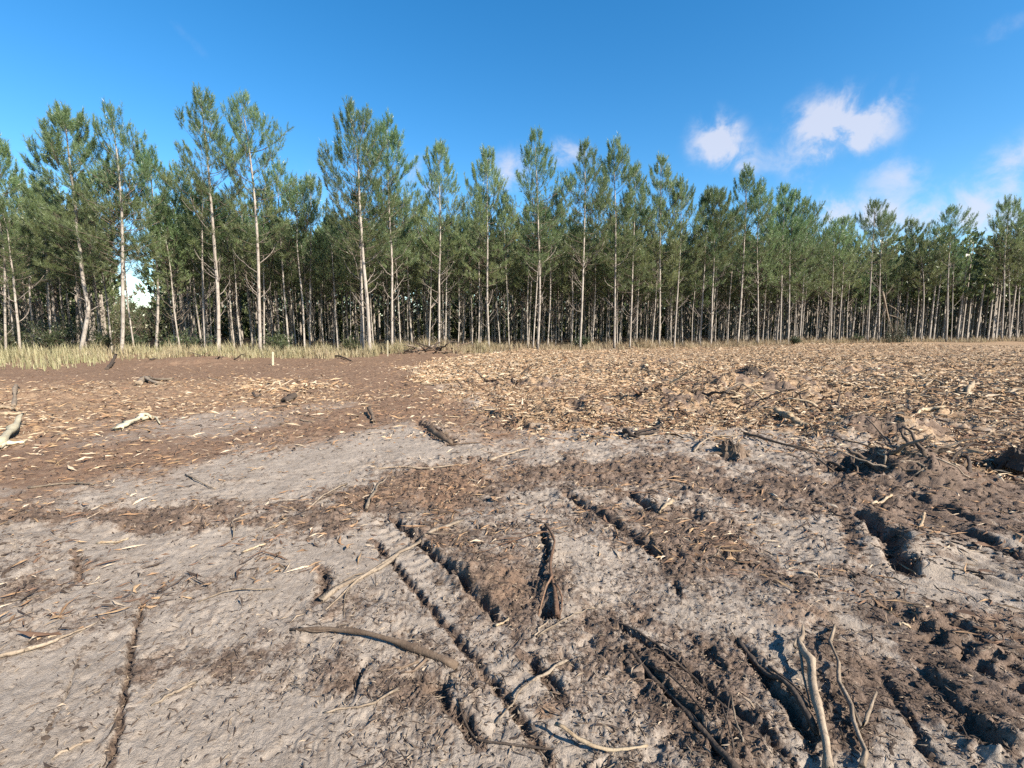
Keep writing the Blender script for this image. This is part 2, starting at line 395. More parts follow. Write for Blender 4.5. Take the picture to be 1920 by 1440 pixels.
def rut_height(x, y):
    z = np.zeros(x.shape)
    for kind, P, w, d, bank in RUTW:
        mg = 6*w+.45
        m = np.nonzero((x > P[:, 0].min()-mg) & (x < P[:, 0].max()+mg) & (y > P[:, 1].min()-mg) & (y < P[:, 1].max()+mg))
        if not len(m[0]): continue
        X, Y = x[m], y[m]
        a, s, L = seg_dist(X, Y, P)
        s = s+w*.9*gnoise(a/(w*2.6)+d*91, a*0+3.3)+w*.35*gnoise(X/(w*.9), Y/(w*.9))
        fade = sstep(-.02, .10, a)*sstep(-.02, .10, L-a)
        var = .75+.5*gnoise(a*6+bank*50, a*0+8.1)
        if kind == 'cleat': var = var*sstep(-.35, .35, np.sin(a*2*np.pi/.105+2*gnoise(a*5, a*0+1)))
        g = -d*var*np.exp(-np.abs(s/w)**3)
        g = g+bank*var*np.where(s > 0, sstep(0, w*1.1, s)*np.exp(-np.maximum(s-w, 0)/(w*3.5)), 0)
        g = g+.25*bank*np.where(s < 0, np.exp(-((s+2.0*w)/(w*.9))**2), 0)
        z[m] += g*fade
    return z
def lump_height(x, y):
    z = np.zeros(x.shape)
    for px, py, rx, ry, h in LUMPW:
        q = ((x-px)/rx)**2+((y-py)/ry)**2; m = np.nonzero(q < 5)
        if not len(m[0]): continue
        qq = q[m]*(1+.45*gnoise(x[m]/(rx*.45), y[m]/(ry*.45))+.3*gnoise(x[m]/(rx*.17), y[m]/(ry*.17)))
        z[m] += h*np.exp(-np.abs(qq)**(1.3 if h > 0 else 2.6))
    return z
def to_px(x, y):
    """bearing of a ground point given in the photograph's own pixels, to lay out the earth's colours"""
    zz = -CAMH; d = np.maximum(y*CT-zz*ST, .05)
    return CX+FPX*x/d, CY-FPX*(y*ST+zz*CT)/d
CHIP_EDGE = [(-9e9, 0), (0, 0)]
def poly_mask(x, y, pts, soft):
    """inside test for an outline on the ground with a soft, wandering edge"""
    P = np.array([G(*p) for p in pts]); ins = np.zeros(x.shape, bool); best = np.full(x.shape, 1e9)
    for (ax, ay), (bx, by) in zip(P, np.roll(P, -1, 0)):
        c = ((ay > y) != (by > y)) & (x < (bx-ax)*(y-ay)/(by-ay+1e-12)+ax); ins ^= c
        dx, dy = bx-ax, by-ay; l2 = dx*dx+dy*dy+1e-9; u = np.clip(((x-ax)*dx+(y-ay)*dy)/l2, 0, 1)
        best = np.minimum(best, np.hypot(x-ax-u*dx, y-ay-u*dy))
    sd = np.where(ins, best, -best)/soft
    return sstep(-1, 1, sd+.7*fbm(x/soft*.8, y/soft*.8, 3))
# earth colour zones: kind, outline on the photograph, softness m, strength
ZONES = [
 ('chip', [(770, 690), (860, 668), (1000, 655), (1300, 640), (1700, 630), (2600, 626), (2600, 800), (1920, 800), (1700, 812), (1500, 826), (1320, 806), (1110, 812), (960, 800), (890, 760)], .9, 1.0),
 ('chip', [(1600, 806), (1760, 795), (2200, 790), (2200, 868), (1780, 900), (1690, 885)], .45, .62),
 ('chip', [(-300, 712), (300, 708), (600, 722), (760, 745), (560, 775), (330, 795), (150, 830), (-300, 850)], 1.3, .50),
 ('red', [(-900, 650), (-300, 652), (400, 662), (760, 655), (900, 660), (800, 700), (960, 800), (1010, 818), (900, 850), (760, 800), (560, 840), (330, 885), (150, 932), (-300, 965)], .8, 1.0),
 ('sandy', [(150, 800), (330, 775), (640, 755), (560, 790), (420, 815), (180, 830)], .8, .5),
 ('sandy', [(330, 905), (520, 850), (700, 815), (800, 800), (860, 830), (700, 875), (560, 915), (420, 920)], .8, .62),
 ('red', [(800, 870), (960, 855), (960, 900), (900, 945), (740, 960), (640, 945)], .35, .75),
 ('red', [(890, 1030), (1000, 1040), (990, 1130), (940, 1150), (880, 1090)], .13, .6),
 ('red', [(1400, 1130), (1480, 1115), (1580, 1140), (1560, 1175), (1430, 1165)], .16, .75),
 ('red', [(1320, 990), (1420, 1000), (1440, 1050), (1340, 1030)], .12, .6),
 ('red', [(1010, 1290), (1060, 1300), (1060, 1340), (1000, 1340)], .05, .7),
 ('red', [(1800, 1130), (2200, 1180), (2200, 1240), (1830, 1200)], .12, .6),
 ('red', [(1650, 840), (2200, 800), (2200, 870), (1750, 850)], .4, .55),
 ('hum_shade', [(60, 975), (330, 950), (560, 935), (700, 955), (560, 1000), (330, 1000), (120, 990)], .16, .75),
 ('hum_shade', [(560, 930), (800, 890), (1250, 850), (1520, 890), (1560, 960), (1280, 960), (1000, 940), (800, 980), (640, 985)], .45, .68),
 ('hum_shade', [(760, 990), (960, 970), (1030, 990), (1060, 1160), (960, 1180), (850, 1100)], .2, .55),
 ('hum_shade', [(1150, 960), (1260, 950), (1380, 980), (1440, 1060), (1250, 1060)], .24, .68),
 ('hum_shade', [(1540, 850), (1830, 850), (2200, 870), (2200, 1060), (1760, 1000), (1720, 1080), (1620, 1060)], .25, .8),
 ('hum_shade', [(1640, 1180), (2200, 1280), (2200, 1440), (1800, 1440), (1700, 1300)], .14, .75),
 ('hum_shade', [(560, 1120), (720, 1120), (760, 1170), (620, 1180)], .09, .5),
 ('hum_shade', [(330, 1250), (480, 1200), (640, 1230), (820, 1260), (830, 1330), (620, 1310)], .10, .45),
 ('hum_shade', [(1150, 1180), (1300, 1240), (1540, 1440), (1260, 1440)], .1, .6),
 ('hum_shade', [(1480, 1180), (1620, 1170), (1690, 1250), (1650, 1440), (1500, 1440)], .1, .6),
 ('hum_shade', [(1120, 840), (1500, 850), (2200, 850), (2200, 1440), (1150, 1440), (1050, 1150), (1000, 1000)], .6, .24),
 ('hum_shade', [(1040, 850), (1160, 835), (1380, 860), (1330, 900)], .2, .3),
]
def zones(x, y):
    z = {k: np.zeros(x.shape) for k in ('hum_shade', 'red', 'chip', 'sandy')}
    for k, pts, soft, a in ZONES: z[k] = np.maximum(z[k], a*poly_mask(x, y, pts, soft))
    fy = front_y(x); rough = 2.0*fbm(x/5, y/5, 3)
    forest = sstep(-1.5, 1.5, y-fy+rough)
    side = sstep(8, 12, -y+6)                       # behind the camera the same sand goes on
    ridge = np.zeros(x.shape)
    for px, py, rx, ry in ((1270, 768, 1.9, .8), (1400, 752, 1.8, 1.0), (1500, 745, 1.3, .7), (1085, 780, .9, .5), (985, 722, 2.2, .9), (1650, 815, .9, .5), (1600, 700, 3, .8), (1180, 700, 3, .8)):
        gx, gy = G(px, py); ridge = np.maximum(ridge, np.exp(-((x-gx)/rx)**2-((y-gy)/ry)**2))
    blot = sstep(.10, .45, fbm(x/.55, y/.38, 3, .6, seed=44)+.25*ridge)*sstep(.12, .6, ridge)
    z['chip'] = z['chip']*(1-.85*blot); z['hum_shade'] = np.maximum(z['hum_shade'], .9*blot); z['ridge'] = ridge
    z['red'] *= (1-z['sandy']); z['chip'] *= (1-.8*z['sandy'])
    z['hum_shade'] = np.clip(z['hum_shade']*.8+.36*fbm(x/1.0, y/1.0, 5, .62, seed=2)+.20*fbm(x*4.5, y*4.5, 3, .6, seed=4)+.27, 0, 1)*(1-.7*z['sandy'])
    z['red'] = np.clip(z['red']+.16*fbm(x/.9, y/.9, 4, .6, seed=5), 0, 1)
    z['forest'] = forest
    # turned-up dark earth, plus shade painted into the ruts and hollows
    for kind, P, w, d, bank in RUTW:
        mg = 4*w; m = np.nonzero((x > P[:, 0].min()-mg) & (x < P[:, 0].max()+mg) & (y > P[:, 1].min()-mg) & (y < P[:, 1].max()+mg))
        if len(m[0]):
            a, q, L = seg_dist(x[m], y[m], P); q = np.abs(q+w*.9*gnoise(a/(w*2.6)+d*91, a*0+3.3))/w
            z['hum_shade'][m] = np.maximum(z['hum_shade'][m], .95*np.exp(-(q/1.5)**2)*min(1, d/.03))
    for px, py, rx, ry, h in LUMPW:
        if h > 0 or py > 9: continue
        q = ((x-px)/rx)**2+((y-py)/ry)**2; m = np.nonzero(q < 4); z['hum_shade'][m] = np.maximum(z['hum_shade'][m], 1.1*np.exp(-(q[m]/1.3)**2))
    return z
def height(x, y, full=True):
    x = np.asarray(x, float); y = np.asarray(y, float)
    d = np.hypot(x, y)
    far = sstep(3, 14, d)
    z = .13*far*fbm(x/8, y/8, 3, seed=1)+.018*fbm(x/1.4, y/1.4, 3, seed=3)
    z = z+lump_height(x, y)+rut_height(x, y)
    return z
def detail(x, y, zn):
    d = np.hypot(x, y)
    tor = np.clip(.10+zn['hum_shade']*1.05+zn['red']*.1, 0, 1.1)*(1-.65*zn['sandy'])
    wx = x+.05*gnoise(x*7, y*7); wy = y+.05*gnoise(x*7+9, y*7+4)
    big = fbm(wx*4.2, wy*4.2, 3, .55, seed=6)
    cl = 1-np.abs(fbm(wx*11, wy*11, 3, .55, seed=8))*1.6            # ridged crumbs
    fine = fbm(wx*38, wy*38, 3, .6, seed=9)
    z = tor*((.013+.022*sstep(3.2, 6, d))*big+(.020+.014*sstep(3.2, 6, d))*np.clip(cl, -.6, 1)*np.clip(gnoise(x*2.1, y*2.1)*.9+.55, 0, 1.2))+(.0028+.0068*tor)*fine
    st = 1-np.abs(fbm(wx*3.6+wy*1.2, wy*8.5-wx*1.5, 3, .6, seed=15))*1.7
    z = z+sstep(3.0, 5.0, d)*sstep(13, 9, d)*(1-zn['sandy'])*(1-.6*zn['red'])*(.010+.022*np.clip(zn['hum_shade'], 0, 1))*np.clip(st, -.5, 1)
    # dents and small torn pits
    pit = sstep(.36, .66, gnoise(wx*6.3+40, wy*6.3)+.35*gnoise(wx*19, wy*19)); z = z-.03*tor*pit
    # chip layer: lumpy mulch
    ch = zn['chip']; z = z+ch*(.09*np.abs(fbm(x*1.3, y*1.3, 4, .6, seed=12))+.045*fbm(x*5.5, y*5.5, 3, .6, seed=13))*(.5+.9*sstep(.05, .6, gnoise(x/3.1, y/2.2)+.25))
    z = z+zn['ridge']*(.16*fbm(x/.8, y/.55, 4, .6, seed=45)+.08)*(1-.0*ch)
    # pressed tyre lugs along the machine tracks
    for P, w, per, dep in ((TRACK1, .17, .105, .013), (TRACK2, .22, .13, .016), (TRACK3, .55, .16, .030)):
        mg = w+.2
        m = np.nonzero((x > P[:, 0].min()-mg) & (x < P[:, 0].max()+mg) & (y > P[:, 1].min()-mg) & (y < P[:, 1].max()+mg))
        if len(m[0]):
            a, s, L = seg_dist(x[m], y[m], P); inn = sstep(w, w*.8, np.abs(s))*sstep(0, .2, a)*sstep(0, .2, L-a)
            wave = sstep(-.3, .5, np.sin((a+.35*np.abs(s)+.03*gnoise(x[m]*5, y[m]*5))*2*np.pi/per))
            z[m] = z[m]*(1-.55*inn)+inn*dep*(wave-.6)*(.6+.6*gnoise(x[m]*3, y[m]*3+7))
    return z*sstep(60, 30, d)

def build_ground():
    az_d = np.radians(np.linspace(-54, 54, 760)); az_c = np.radians(np.linspace(54, 306, 70))[1:-1]
    az = np.concatenate([az_d, az_c])
    r = np.concatenate([np.linspace(.08, 1.35, 26)[:-1], np.geomspace(1.35, 34, 640), np.geomspace(34, 2500, 46)[1:]])
    A, RR = np.meshgrid(az, r); x = RR*np.sin(A); y = RR*np.cos(A)
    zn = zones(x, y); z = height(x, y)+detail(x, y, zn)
    z = z*sstep(500, 120, RR)
    na, nr = len(az), len(r)
    i = np.arange(nr-1)[:, None]*na; j = np.arange(na)[None, :]; k = (j+1) % na
    Q = np.stack([i+k, i+j, i+na+j, i+na+k], -1).reshape(-1, 4)[:, ::-1]
    V = np.stack([x, y, z], -1).reshape(-1, 3)
    c = np.stack([zn['hum_shade'], zn['red'], zn['chip'], zn['forest']], -1).reshape(-1, 4)
    g = Geo(); g.add(np.vstack([V, [0, 0, V[:na, 2].mean()]]), Q=Q, T=np.stack([np.arange(na), (np.arange(na)+1) % na, np.full(na, len(V))], 1)[:, ::-1],
                     col=np.vstack([c, c[:1]]))
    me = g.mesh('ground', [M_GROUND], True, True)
    return tag(obj('ground', me), kind='structure')
build_ground()
def gz(x, y):
    x = np.atleast_1d(np.asarray(x, float)); y = np.atleast_1d(np.asarray(y, float))
    return height(x, y)+detail(x, y, zones(x, y))
def gz1(x, y): return float(gz(x, y)[0])

# ------------------------------------------------------------------ pines
def needles(P, AX, L, N, nl, w, rng, age, dark, spread=1.0):
    """bottle-brush shoots: N thin needles on each of M shoots"""
    M = len(P); u = rng.uniform(0, 1, (M, N)); th = rng.uniform(0, 2*np.pi, (M, N))
    ang = np.radians(54-36*u+rng.normal(0, 9, (M, N)))*spread
    ref = np.where(np.abs(AX[:, 2:3]) < .9, [[0, 0, 1.]], [[1., 0, 0]])
    A = np.cross(AX, ref); A /= np.linalg.norm(A, axis=1)[:, None]; B = np.cross(AX, A)
    side = np.cos(th)[..., None]*A[:, None]+np.sin(th)[..., None]*B[:, None]
    D = np.cos(ang)[..., None]*AX[:, None]+np.sin(ang)[..., None]*side
    base = P[:, None]+AX[:, None]*(L[:, None]*u)[..., None]
    ln = (nl[:, None]*rng.uniform(.75, 1.2, (M, N)))[..., None]
    W = np.cross(D, rng.normal(0, 1, (M, N, 3))); W /= np.linalg.norm(W, axis=2)[..., None]+1e-9
    W = W*(w[:, None]*rng.uniform(.7, 1.3, (M, N)))[..., None]
    tip = base+D*ln; tip[..., 2] -= .012
    V = np.stack([base-W*.5, base+W*.5, tip], 2).reshape(-1, 3)
    T = np.arange(M*N*3).reshape(-1, 3)
    c = np.zeros((M, N, 3, 4)); c[..., 0] = (age[:, None]+rng.normal(0, .12, (M, N)))[..., None]; c[..., 1] = dark[:, None, None]; c[..., 3] = 1
    return V, T, np.clip(c, 0, 1).reshape(-1, 4)

def branch_curve(p0, az, el0, el1, L, rng, n=6, wig=.06):
    P = [np.asarray(p0, float)]; st = L/(n-1)
    for i in range(n-1):
        e = el0+(el1-el0)*(i/(n-2) if n > 2 else 1)+rng.normal(0, wig); a = az+rng.normal(0, wig*1.4)
        P.append(P[-1]+st*np.array((math.cos(e)*math.cos(a), math.cos(e)*math.sin(a), math.sin(e))))
    return np.array(P)

def pine_geo(tr, rad, seed, crown0, R0, dens=1.0, N=36, bushy=1.0, nlen=.225, nw=.0165, sides=9, dead=(0, 0), low_olive=1.0, bend_arm=None):
    """trunk control points tr (local), returns geos: trunk, boughs, crown, list of dead branches"""
    rng = np.random.default_rng(seed); tr = np.asarray(tr, float); rad *= .62; crown0 -= .05; H = tr[-1, 2]-tr[0, 2]
    C = crom(tr, 26); hs = (C[:, 2]-C[0, 2])/H
    C[:, :2] += np.cumsum(rng.normal(0, .006, (26, 2)), 0)*np.sin(np.pi*hs)[:, None]
    pos = lambda h: np.array([np.interp(h, hs, C[:, k]) for k in range(3)])
    rad_at = lambda h: rad*(np.interp(h, [0, .03, .5, .85, 1], [1.22, 1.0, .74, .36, .08]))
    gt = Geo(); V, T, Q = tube(C, [rad_at(h) for h in hs], sides, .05, rng=rng); gt.add(V, T, Q)
    gb = Geo(); SP, SA, SL, SN, SW, SG, SD = [], [], [], [], [], [], []
    def shoot(p, ax, L, nl, w, age, dk):
        ax = np.asarray(ax); ax = ax/np.linalg.norm(ax)
        SP.append(p); SA.append(ax); SL.append(L); SN.append(nl); SW.append(w); SG.append(age); SD.append(dk)
    h = crown0; a0 = rng.uniform(0, 6.28)
    while h < .985:
        t = (h-crown0)/(1-crown0)
        k = int(rng.integers(3, 6)) if t < .85 else 3
        a0 += rng.uniform(.4, 1.3)
        prof = 1.30*np.interp(t, [0, .2, .45, .7, .88, 1], [.72, 1.0, .96, .66, .38, .12])
        for b in range(k):
            L = R0*prof*rng.uniform(.55, 1.18)
            if rng.uniform() < .10*(1-t): continue
            az = a0+b*2*math.pi/k+rng.normal(0, .25)
            el0 = math.radians(np.interp(t, [0, .5, 1], [10, 24, 46])+rng.normal(0, 8)); el1 = math.radians(np.interp(t, [0, .5, 1], [36, 60, 78])+rng.normal(0, 8))
            P = branch_curve(pos(h+rng.normal(0, .006)), az, el0, el1, L, rng)
            rb = max(.005, .012*L/2+.003); V, T, Q = tube(P, np.linspace(rb, rb*.3, 6), 4); gb.add(V, T, Q)
            wisp = np.interp(t, [0, .25, .55], [1, .75, 0])*low_olive
            age = np.clip(wisp*.9+rng.normal(0, .12), 0, 1)
            tipd = P[-1]-P[-2]; tipd /= np.linalg.norm(tipd)
            shoot(P[-1]-tipd*.12, tipd*.7+np.array((0, 0, .75)), rng.uniform(.42, .72)*(1-.35*wisp), nlen, nw, age, rng.uniform(0, .35))
            ns = int(L*7.4*dens*bushy+rng.uniform(0, 1.2))
            for _ in range(ns):
                s = 1-rng.uniform(0, .62)**1.15*rng.choice((1, .9)); f = s*5; i = min(int(f), 4); p = P[i]+(P[i+1]-P[i])*(f-i)
                d = P[i+1]-P[i]; d /= np.linalg.norm(d); sd = np.cross(d, (0, 0, 1.)); sd /= np.linalg.norm(sd)+1e-9
                sg = rng.choice((-1, 1)); l = L*rng.uniform(.10, .34)*(1.25-s*.6)
                v = d*rng.uniform(.4, .9)+sd*sg*rng.uniform(.5, 1.0)+np.array((0, 0, rng.uniform(-.1, .55)))
                v /= np.linalg.norm(v); q = p+v*l
                gb.add(np.array([p-sd*.004, p+sd*.004, q]), T=[[0, 1, 2]])
                gb.add(np.array([p-np.array((0, 0, .004)), p+np.array((0, 0, .004)), q]), T=[[0, 1, 2]])
                up = np.interp(t, [0, .4, 1], [.35, .8, 1.2])
                shoot(q-v*.1, v*.8+np.array((0, 0, up)), rng.uniform(.28, .56)*(1-.4*wisp), nlen*(1-.1*wisp), nw*(1-.25*wisp), age+rng.normal(0, .1), rng.uniform(0, .45))
        h += np.interp(t, [0, .6, 1], [.030, .032, .028])*rng.uniform(.8, 1.25)
    top = pos(1.0)
    for q in range(6):
        a = q*1.05+rng.uniform(0, .5); shoot(top-np.array((0, 0, .25)), (math.cos(a)*.35*(q > 0), math.sin(a)*.35*(q > 0), 1), .75 if q == 0 else .5, nlen, nw, .1, .1)
    if bend_arm is not None:                       # one bough reaching far out of the crown
        hh, az, L = bend_arm; P = branch_curve(pos(hh), az, .25, .75, L, rng, 8, .05); V, T, Q = tube(P, np.linspace(.03, .008, 8), 5); gb.add(V, T, Q)
        for i in range(4, 8):
            for _ in range(3): shoot(P[i], np.array((rng.normal(0, .6), rng.normal(0, .6), 1.)), .4, nlen, nw, .1, .4)
    gc = Geo()
    V, T, c = needles(np.array(SP), np.array(SA), np.array(SL), N, np.array(SN), np.array(SW), rng, np.array(SG), np.array(SD)); gc.add(V, T, col=c)
    deads = []
    for q in range(int(rng.integers(dead[0], dead[1]+1)) if dead[1] else 0):
        hh = rng.uniform(.10, crown0*1.12); az = rng.uniform(0, 6.28); L = rng.uniform(.5, 1.1)+2.8*max(0, hh-.12)*rng.uniform(.3, 1.25)*1.4
        P = branch_curve(pos(hh), az, rng.uniform(.3, .75), rng.uniform(.85, 1.35), L, rng, 7, .09)
        g = Geo(); r0 = .015+.007*L; V, T, Q = tube(P, np.linspace(r0, r0*.3, 7), 5); g.add(V, T, Q)
        for _ in range(int(L*2.2)):
            i = int(rng.integers(2, 6)); S = branch_curve(P[i], az+rng.choice((-1, 1))*rng.uniform(.4, 1.1), rng.uniform(.1, .8), rng.uniform(.5, 1.2), L*rng.uniform(.15, .45), rng, 4, .12)
            V, T, Q = tube(S, np.linspace(r0*.5, r0*.2, 4), 3); g.add(V, T, Q)
        deads.append(g)
    return gt, gb, gc, deads

def place_pine(root, geos):
    gt, gb, gc, deads = geos
    obj('trunk', gt.mesh('trunk', [M_TRUNK]), root)
    obj('boughs', gb.mesh('boughs', [M_BOUGH]), root)
    obj('crown', gc.mesh('crown', [M_NEEDLE], False, True), root)
    for g in deads: obj('dead_branch', g.mesh('dead_branch', [M_DEADB]), root)

# front pines: depth m, trunk pixels from foot to tip, foot radius m, crown start, crown radius m, options, label
PINES = [
 (26.5, [(9, 648), (8, 560), (8, 478), (-6, 380), (-8, 244)], .10, .45, 1.7, dict(dens=1.1), 'slim pine cut by the left edge, its crown reaching in from the side'),
 (25.5, [(38, 662), (30, 570), (24, 482), (16, 410), (12, 372)], .10, .52, 1.5, dict(dens=.6), 'thin pale pine leaning slightly beside the leftmost cut-off pine'),
 (26.0, [(149, 660), (161, 610), (165, 580), (155, 530), (147, 465), (139, 400), (126, 290), (116, 192)], .17, .38, 2.05, dict(dens=1.35, bushy=1.25), 'dense dark pine with a trunk bent like a bow near its foot'),
 (25.3, [(228, 668), (231, 600), (231, 532), (229, 398), (221, 303), (206, 186)], .15, .40, 1.9, dict(dens=.62), 'tall straight pine with a thin see-through crown right of the bow-trunked pine'),
 (29.0, [(292, 655), (296, 560), (292, 450), (290, 360), (288, 272)], .13, .40, 1.9, dict(dens=1.1), 'shorter bushy pine between the see-through pine and the gap of sky'),
 (27.5, [(410, 662), (408, 560), (405, 475), (399, 364), (392, 260), (383, 162)], .16, .50, 1.75, dict(dens=1.0, dead=(10, 13)), 'tallest pine with a pale trunk bare to half its height and a narrow dark top'),
 (29.0, [(384, 645), (381, 560), (376, 455), (374, 380), (372, 330)], .12, .60, 1.2, dict(dens=.8, dead=(6, 8)), 'bare-stemmed companion trunk close behind the tallest pale-trunked pine'),
 (28.0, [(488, 658), (486, 560), (485, 494), (475, 341), (462, 240), (450, 165)], .15, .46, 2.0, dict(dens=.75, dead=(9, 12), bend_arm=(.80, .1, 2.5)), 'tall pine with a long bough reaching out of its crown towards the open sky'),
 (32.0, [(580, 645), (581, 560), (580, 450), (578, 318)], .11, .45, 1.6, dict(dens=.9, dead=(5, 7)), 'mid-height pine standing in the gap left of the twin-stemmed pine'),
 (27.6, [(694, 664), (688, 560), (682, 494), (675, 379), (671, 284), (657, 192)], .17, .47, 2.0, dict(dens=1.0, dead=(10, 13)), 'big pine with a bright yellow-green top and a thick leaning foot'),
 (28.2, [(681, 656), (679, 560), (676, 494), (672, 420), (668, 350)], .11, .62, 1.2, dict(dens=.5, dead=(5, 7)), 'second slender stem rising beside the thick leaning foot of the bright-topped pine'),
 (29.0, [(735, 652), (735, 560), (735, 490), (728, 379), (722, 210)], .13, .42, 1.9, dict(dens=1.15, dead=(6, 9)), 'bushy pine directly right of the bright-topped pine'),
 (31.0, [(823, 654), (824, 560), (825, 417), (822, 330), (820, 258)], .13, .48, 1.8, dict(dens=.9, dead=(11, 14)), 'pine with a fan of pale dead branches below its narrow crown'),
 (32.0, [(804, 643), (807, 560), (810, 500), (812, 430)], .08, .62, 1.1, dict(dens=.5, dead=(3, 5)), 'thin leaning stem just left of the pine with the dead branch fan'),
 (32.5, [(835, 641), (837, 560), (839, 480), (842, 400)], .08, .62, 1.2, dict(dens=.5, dead=(3, 5)), 'thin upright stem just right of the pine with the dead branch fan'),
 (31.5, [(917, 656), (914, 560), (915, 455), (914, 360), (915, 275)], .12, .40, 1.8, dict(dens=1.0, dead=(7, 10)), 'slender pine whose grey-green crown ends in a small pointed tip'),
 (32.0, [(1008, 655), (1012, 560), (1011, 494), (1008, 379), (1003, 236)], .14, .45, 2.0, dict(dens=.85, dead=(6, 9)), 'tall pine with a wide open top of V-shaped boughs at mid-forest'),
 (33.2, [(999, 645), (1003, 600), (1007, 550), (1014, 440), (1018, 370)], .09, .55, 1.2, dict(dens=.6, dead=(3, 4)), 'thin slanting stem crossing behind the pine with the wide open top'),
 (33.5, [(1087, 651), (1091, 580), (1094, 494), (1097, 379), (1097, 257)], .14, .46, 1.8, dict(dens=1.0, dead=(9, 12)), 'pine with a slightly bowed pale trunk and upswept dead branches'),
 (34.5, [(1152, 649), (1153, 560), (1155, 455), (1154, 350), (1152, 250)], .13, .46, 1.9, dict(dens=1.2, dead=(7, 10)), 'straight pine with a dark broad top, highest of the right half of the forest'),
 (35.5, [(1181, 646), (1184, 580), (1187, 499), (1190, 400), (1192, 310)], .11, .38, 1.9, dict(dens=1.1, dead=(7, 10)), 'pine with many twisted dead branches low on its trunk beside the dark broad-topped pine'),
 (36.5, [(1236, 645), (1237, 560), (1237, 456), (1239, 370), (1240, 285)], .12, .36, 1.9, dict(dens=1.0, dead=(4, 6)), 'pine with low olive foliage hanging far down its trunk'),
 (36.8, [(1264, 647), (1270, 560), (1275, 465), (1276, 400), (1275, 332)], .11, .46, 1.6, dict(dens=1.0, dead=(4, 6)), 'slightly tilted pine right of the one with low hanging foliage'),
 (38.5, [(1313, 641), (1317, 560), (1318, 456), (1312, 370)], .10, .45, 1.5, dict(dens=.9, dead=(4, 6)), 'thin knobbly pine close to the left of the round-topped pine'),
 (38.0, [(1333, 646), (1336, 560), (1339, 413), (1336, 380), (1333, 348)], .12, .58, 1.7, dict(dens=1.5, bushy=1.3, dead=(7, 10)), 'pine with a dense round top and a bare pale trunk'),
 (41.0, [(1383, 637), (1390, 560), (1394, 477), (1397, 400), (1399, 307)], .13, .48, 1.8, dict(dens=1.0, dead=(5, 8)), 'leaning pale trunk under a narrow spiky top, tallest right of the round-topped pine'),
 (41.5, [(1421, 640), (1421, 560), (1421, 456), (1424, 400), (1427, 337)], .12, .42, 1.9, dict(dens=1.1, dead=(6, 9)), 'straight knobbly pine next to the leaning spiky-topped pine'),
 (43.2, [(1463, 639), (1465, 560), (1468, 456), (1472, 400), (1474, 339)], .12, .42, 2.0, dict(dens=1.2, dead=(4, 6)), 'left one of a close pair of pale trunks before the forest edge steps back'),
 (43.8, [(1478, 637), (1480, 560), (1483, 439), (1487, 400), (1490, 354)], .12, .42, 2.0, dict(dens=1.2, dead=(5, 7)), 'right one of a close pair of pale trunks before the forest edge steps back'),
 (45.5, [(1500, 632), (1508, 500), (1514, 420), (1516, 371)], .11, .35, 2.3, dict(dens=1.2, dead=(4, 6)), 'pine with a broad sloping crown closing the tall part of the forest'),
 (47.0, [(1558, 636), (1560, 560), (1561, 456), (1561, 412)], .11, .52, 1.8, dict(dens=1.0, dead=(3, 5)), 'lower pine standing first after the step down in the treetops'),
 (48.5, [(1573, 632), (1577, 560), (1580, 499), (1584, 405)], .11, .48, 2.0, dict(dens=1.1, dead=(4, 6)), 'knobbly stemmed pine just right of the step down in the treetops'),
 (50.0, [(1627, 634), (1632, 540), (1636, 456), (1640, 375)], .15, .56, 2.3, dict(dens=1.0, dead=(5, 7)), 'pale leaning pine with a wide umbrella-like top left of the broken bough'),
 (50.8, [(1648, 632), (1649, 560), (1653, 480), (1663, 392)], .13, .55, 1.8, dict(dens=.8, dead=(4, 6)), 'pale trunk on which the broken bough leans'),
 (53.0, [(1728, 629), (1732, 560), (1722, 480), (1695, 409)], .12, .5, 2.2, dict(dens=1.1, dead=(3, 5)), 'slim pine standing alone right of the broken bough'),
 (52.0, [(1775, 634), (1777, 560), (1780, 477), (1787, 381)], .14, .62, 1.9, dict(dens=.95, dead=(4, 6)), 'pine with a small separate ball-like top above the lower crowns'),
 (52.6, [(1784, 632), (1787, 560), (1790, 500), (1795, 450)], .10, .58, 1.3, dict(dens=.7, dead=(3, 5)), 'thin stem standing close to the right of the ball-topped pine'),
 (52.0, [(1878, 636), (1882, 560), (1886, 477), (1898, 367)], .16, .50, 2.6, dict(dens=1.1, dead=(5, 7)), 'wide-crowned pine near the right edge with the longest pale trunk there'),
 (52.8, [(1893, 632), (1893, 560), (1892, 480), (1888, 420)], .12, .55, 1.8, dict(dens=.8, dead=(3, 5)), 'pale trunk pressed close to the right of the wide-crowned pine'),
 (53.5, [(1907, 630), (1910, 560), (1914, 470), (1920, 400)], .12, .5, 2.0, dict(dens=1.0, dead=(3, 5)), 'tilted pine second from the right edge of the photo'),
 (53.0, [(1921, 631), (1921, 560), (1924, 470), (1930, 395)], .12, .5, 2.0, dict(dens=1.0, dead=(3, 5)), 'pine cut in half by the right edge of the photo'),
]
taken = []
for i, (D, pts, rad, c0, cr, opt, label) in enumerate(PINES):
    W = np.array([at_depth(px, py, D) for px, py in pts]); b = W[0].copy(); b[2] = gz1(b[0], b[1])-.05
    rg = np.random.default_rng(900+i); W[-1, 2] -= .6; W[1:, 1] += np.linspace(0, rg.normal(0, .35), len(W)-1)
    loc = W-b; loc[0] = 0
    root = thing('pine_tree', label, 'pine tree', tuple(b), 'pines along the forest edge')
    o = dict(dens=1.0, dead=(3, 5)); o.update(opt)
    if i > 24: o['N'] = 26; o['nw'] = .021
    place_pine(root, pine_geo(loc, rad, 100+i, c0, cr, **o)); taken.append((b[0], b[1]))

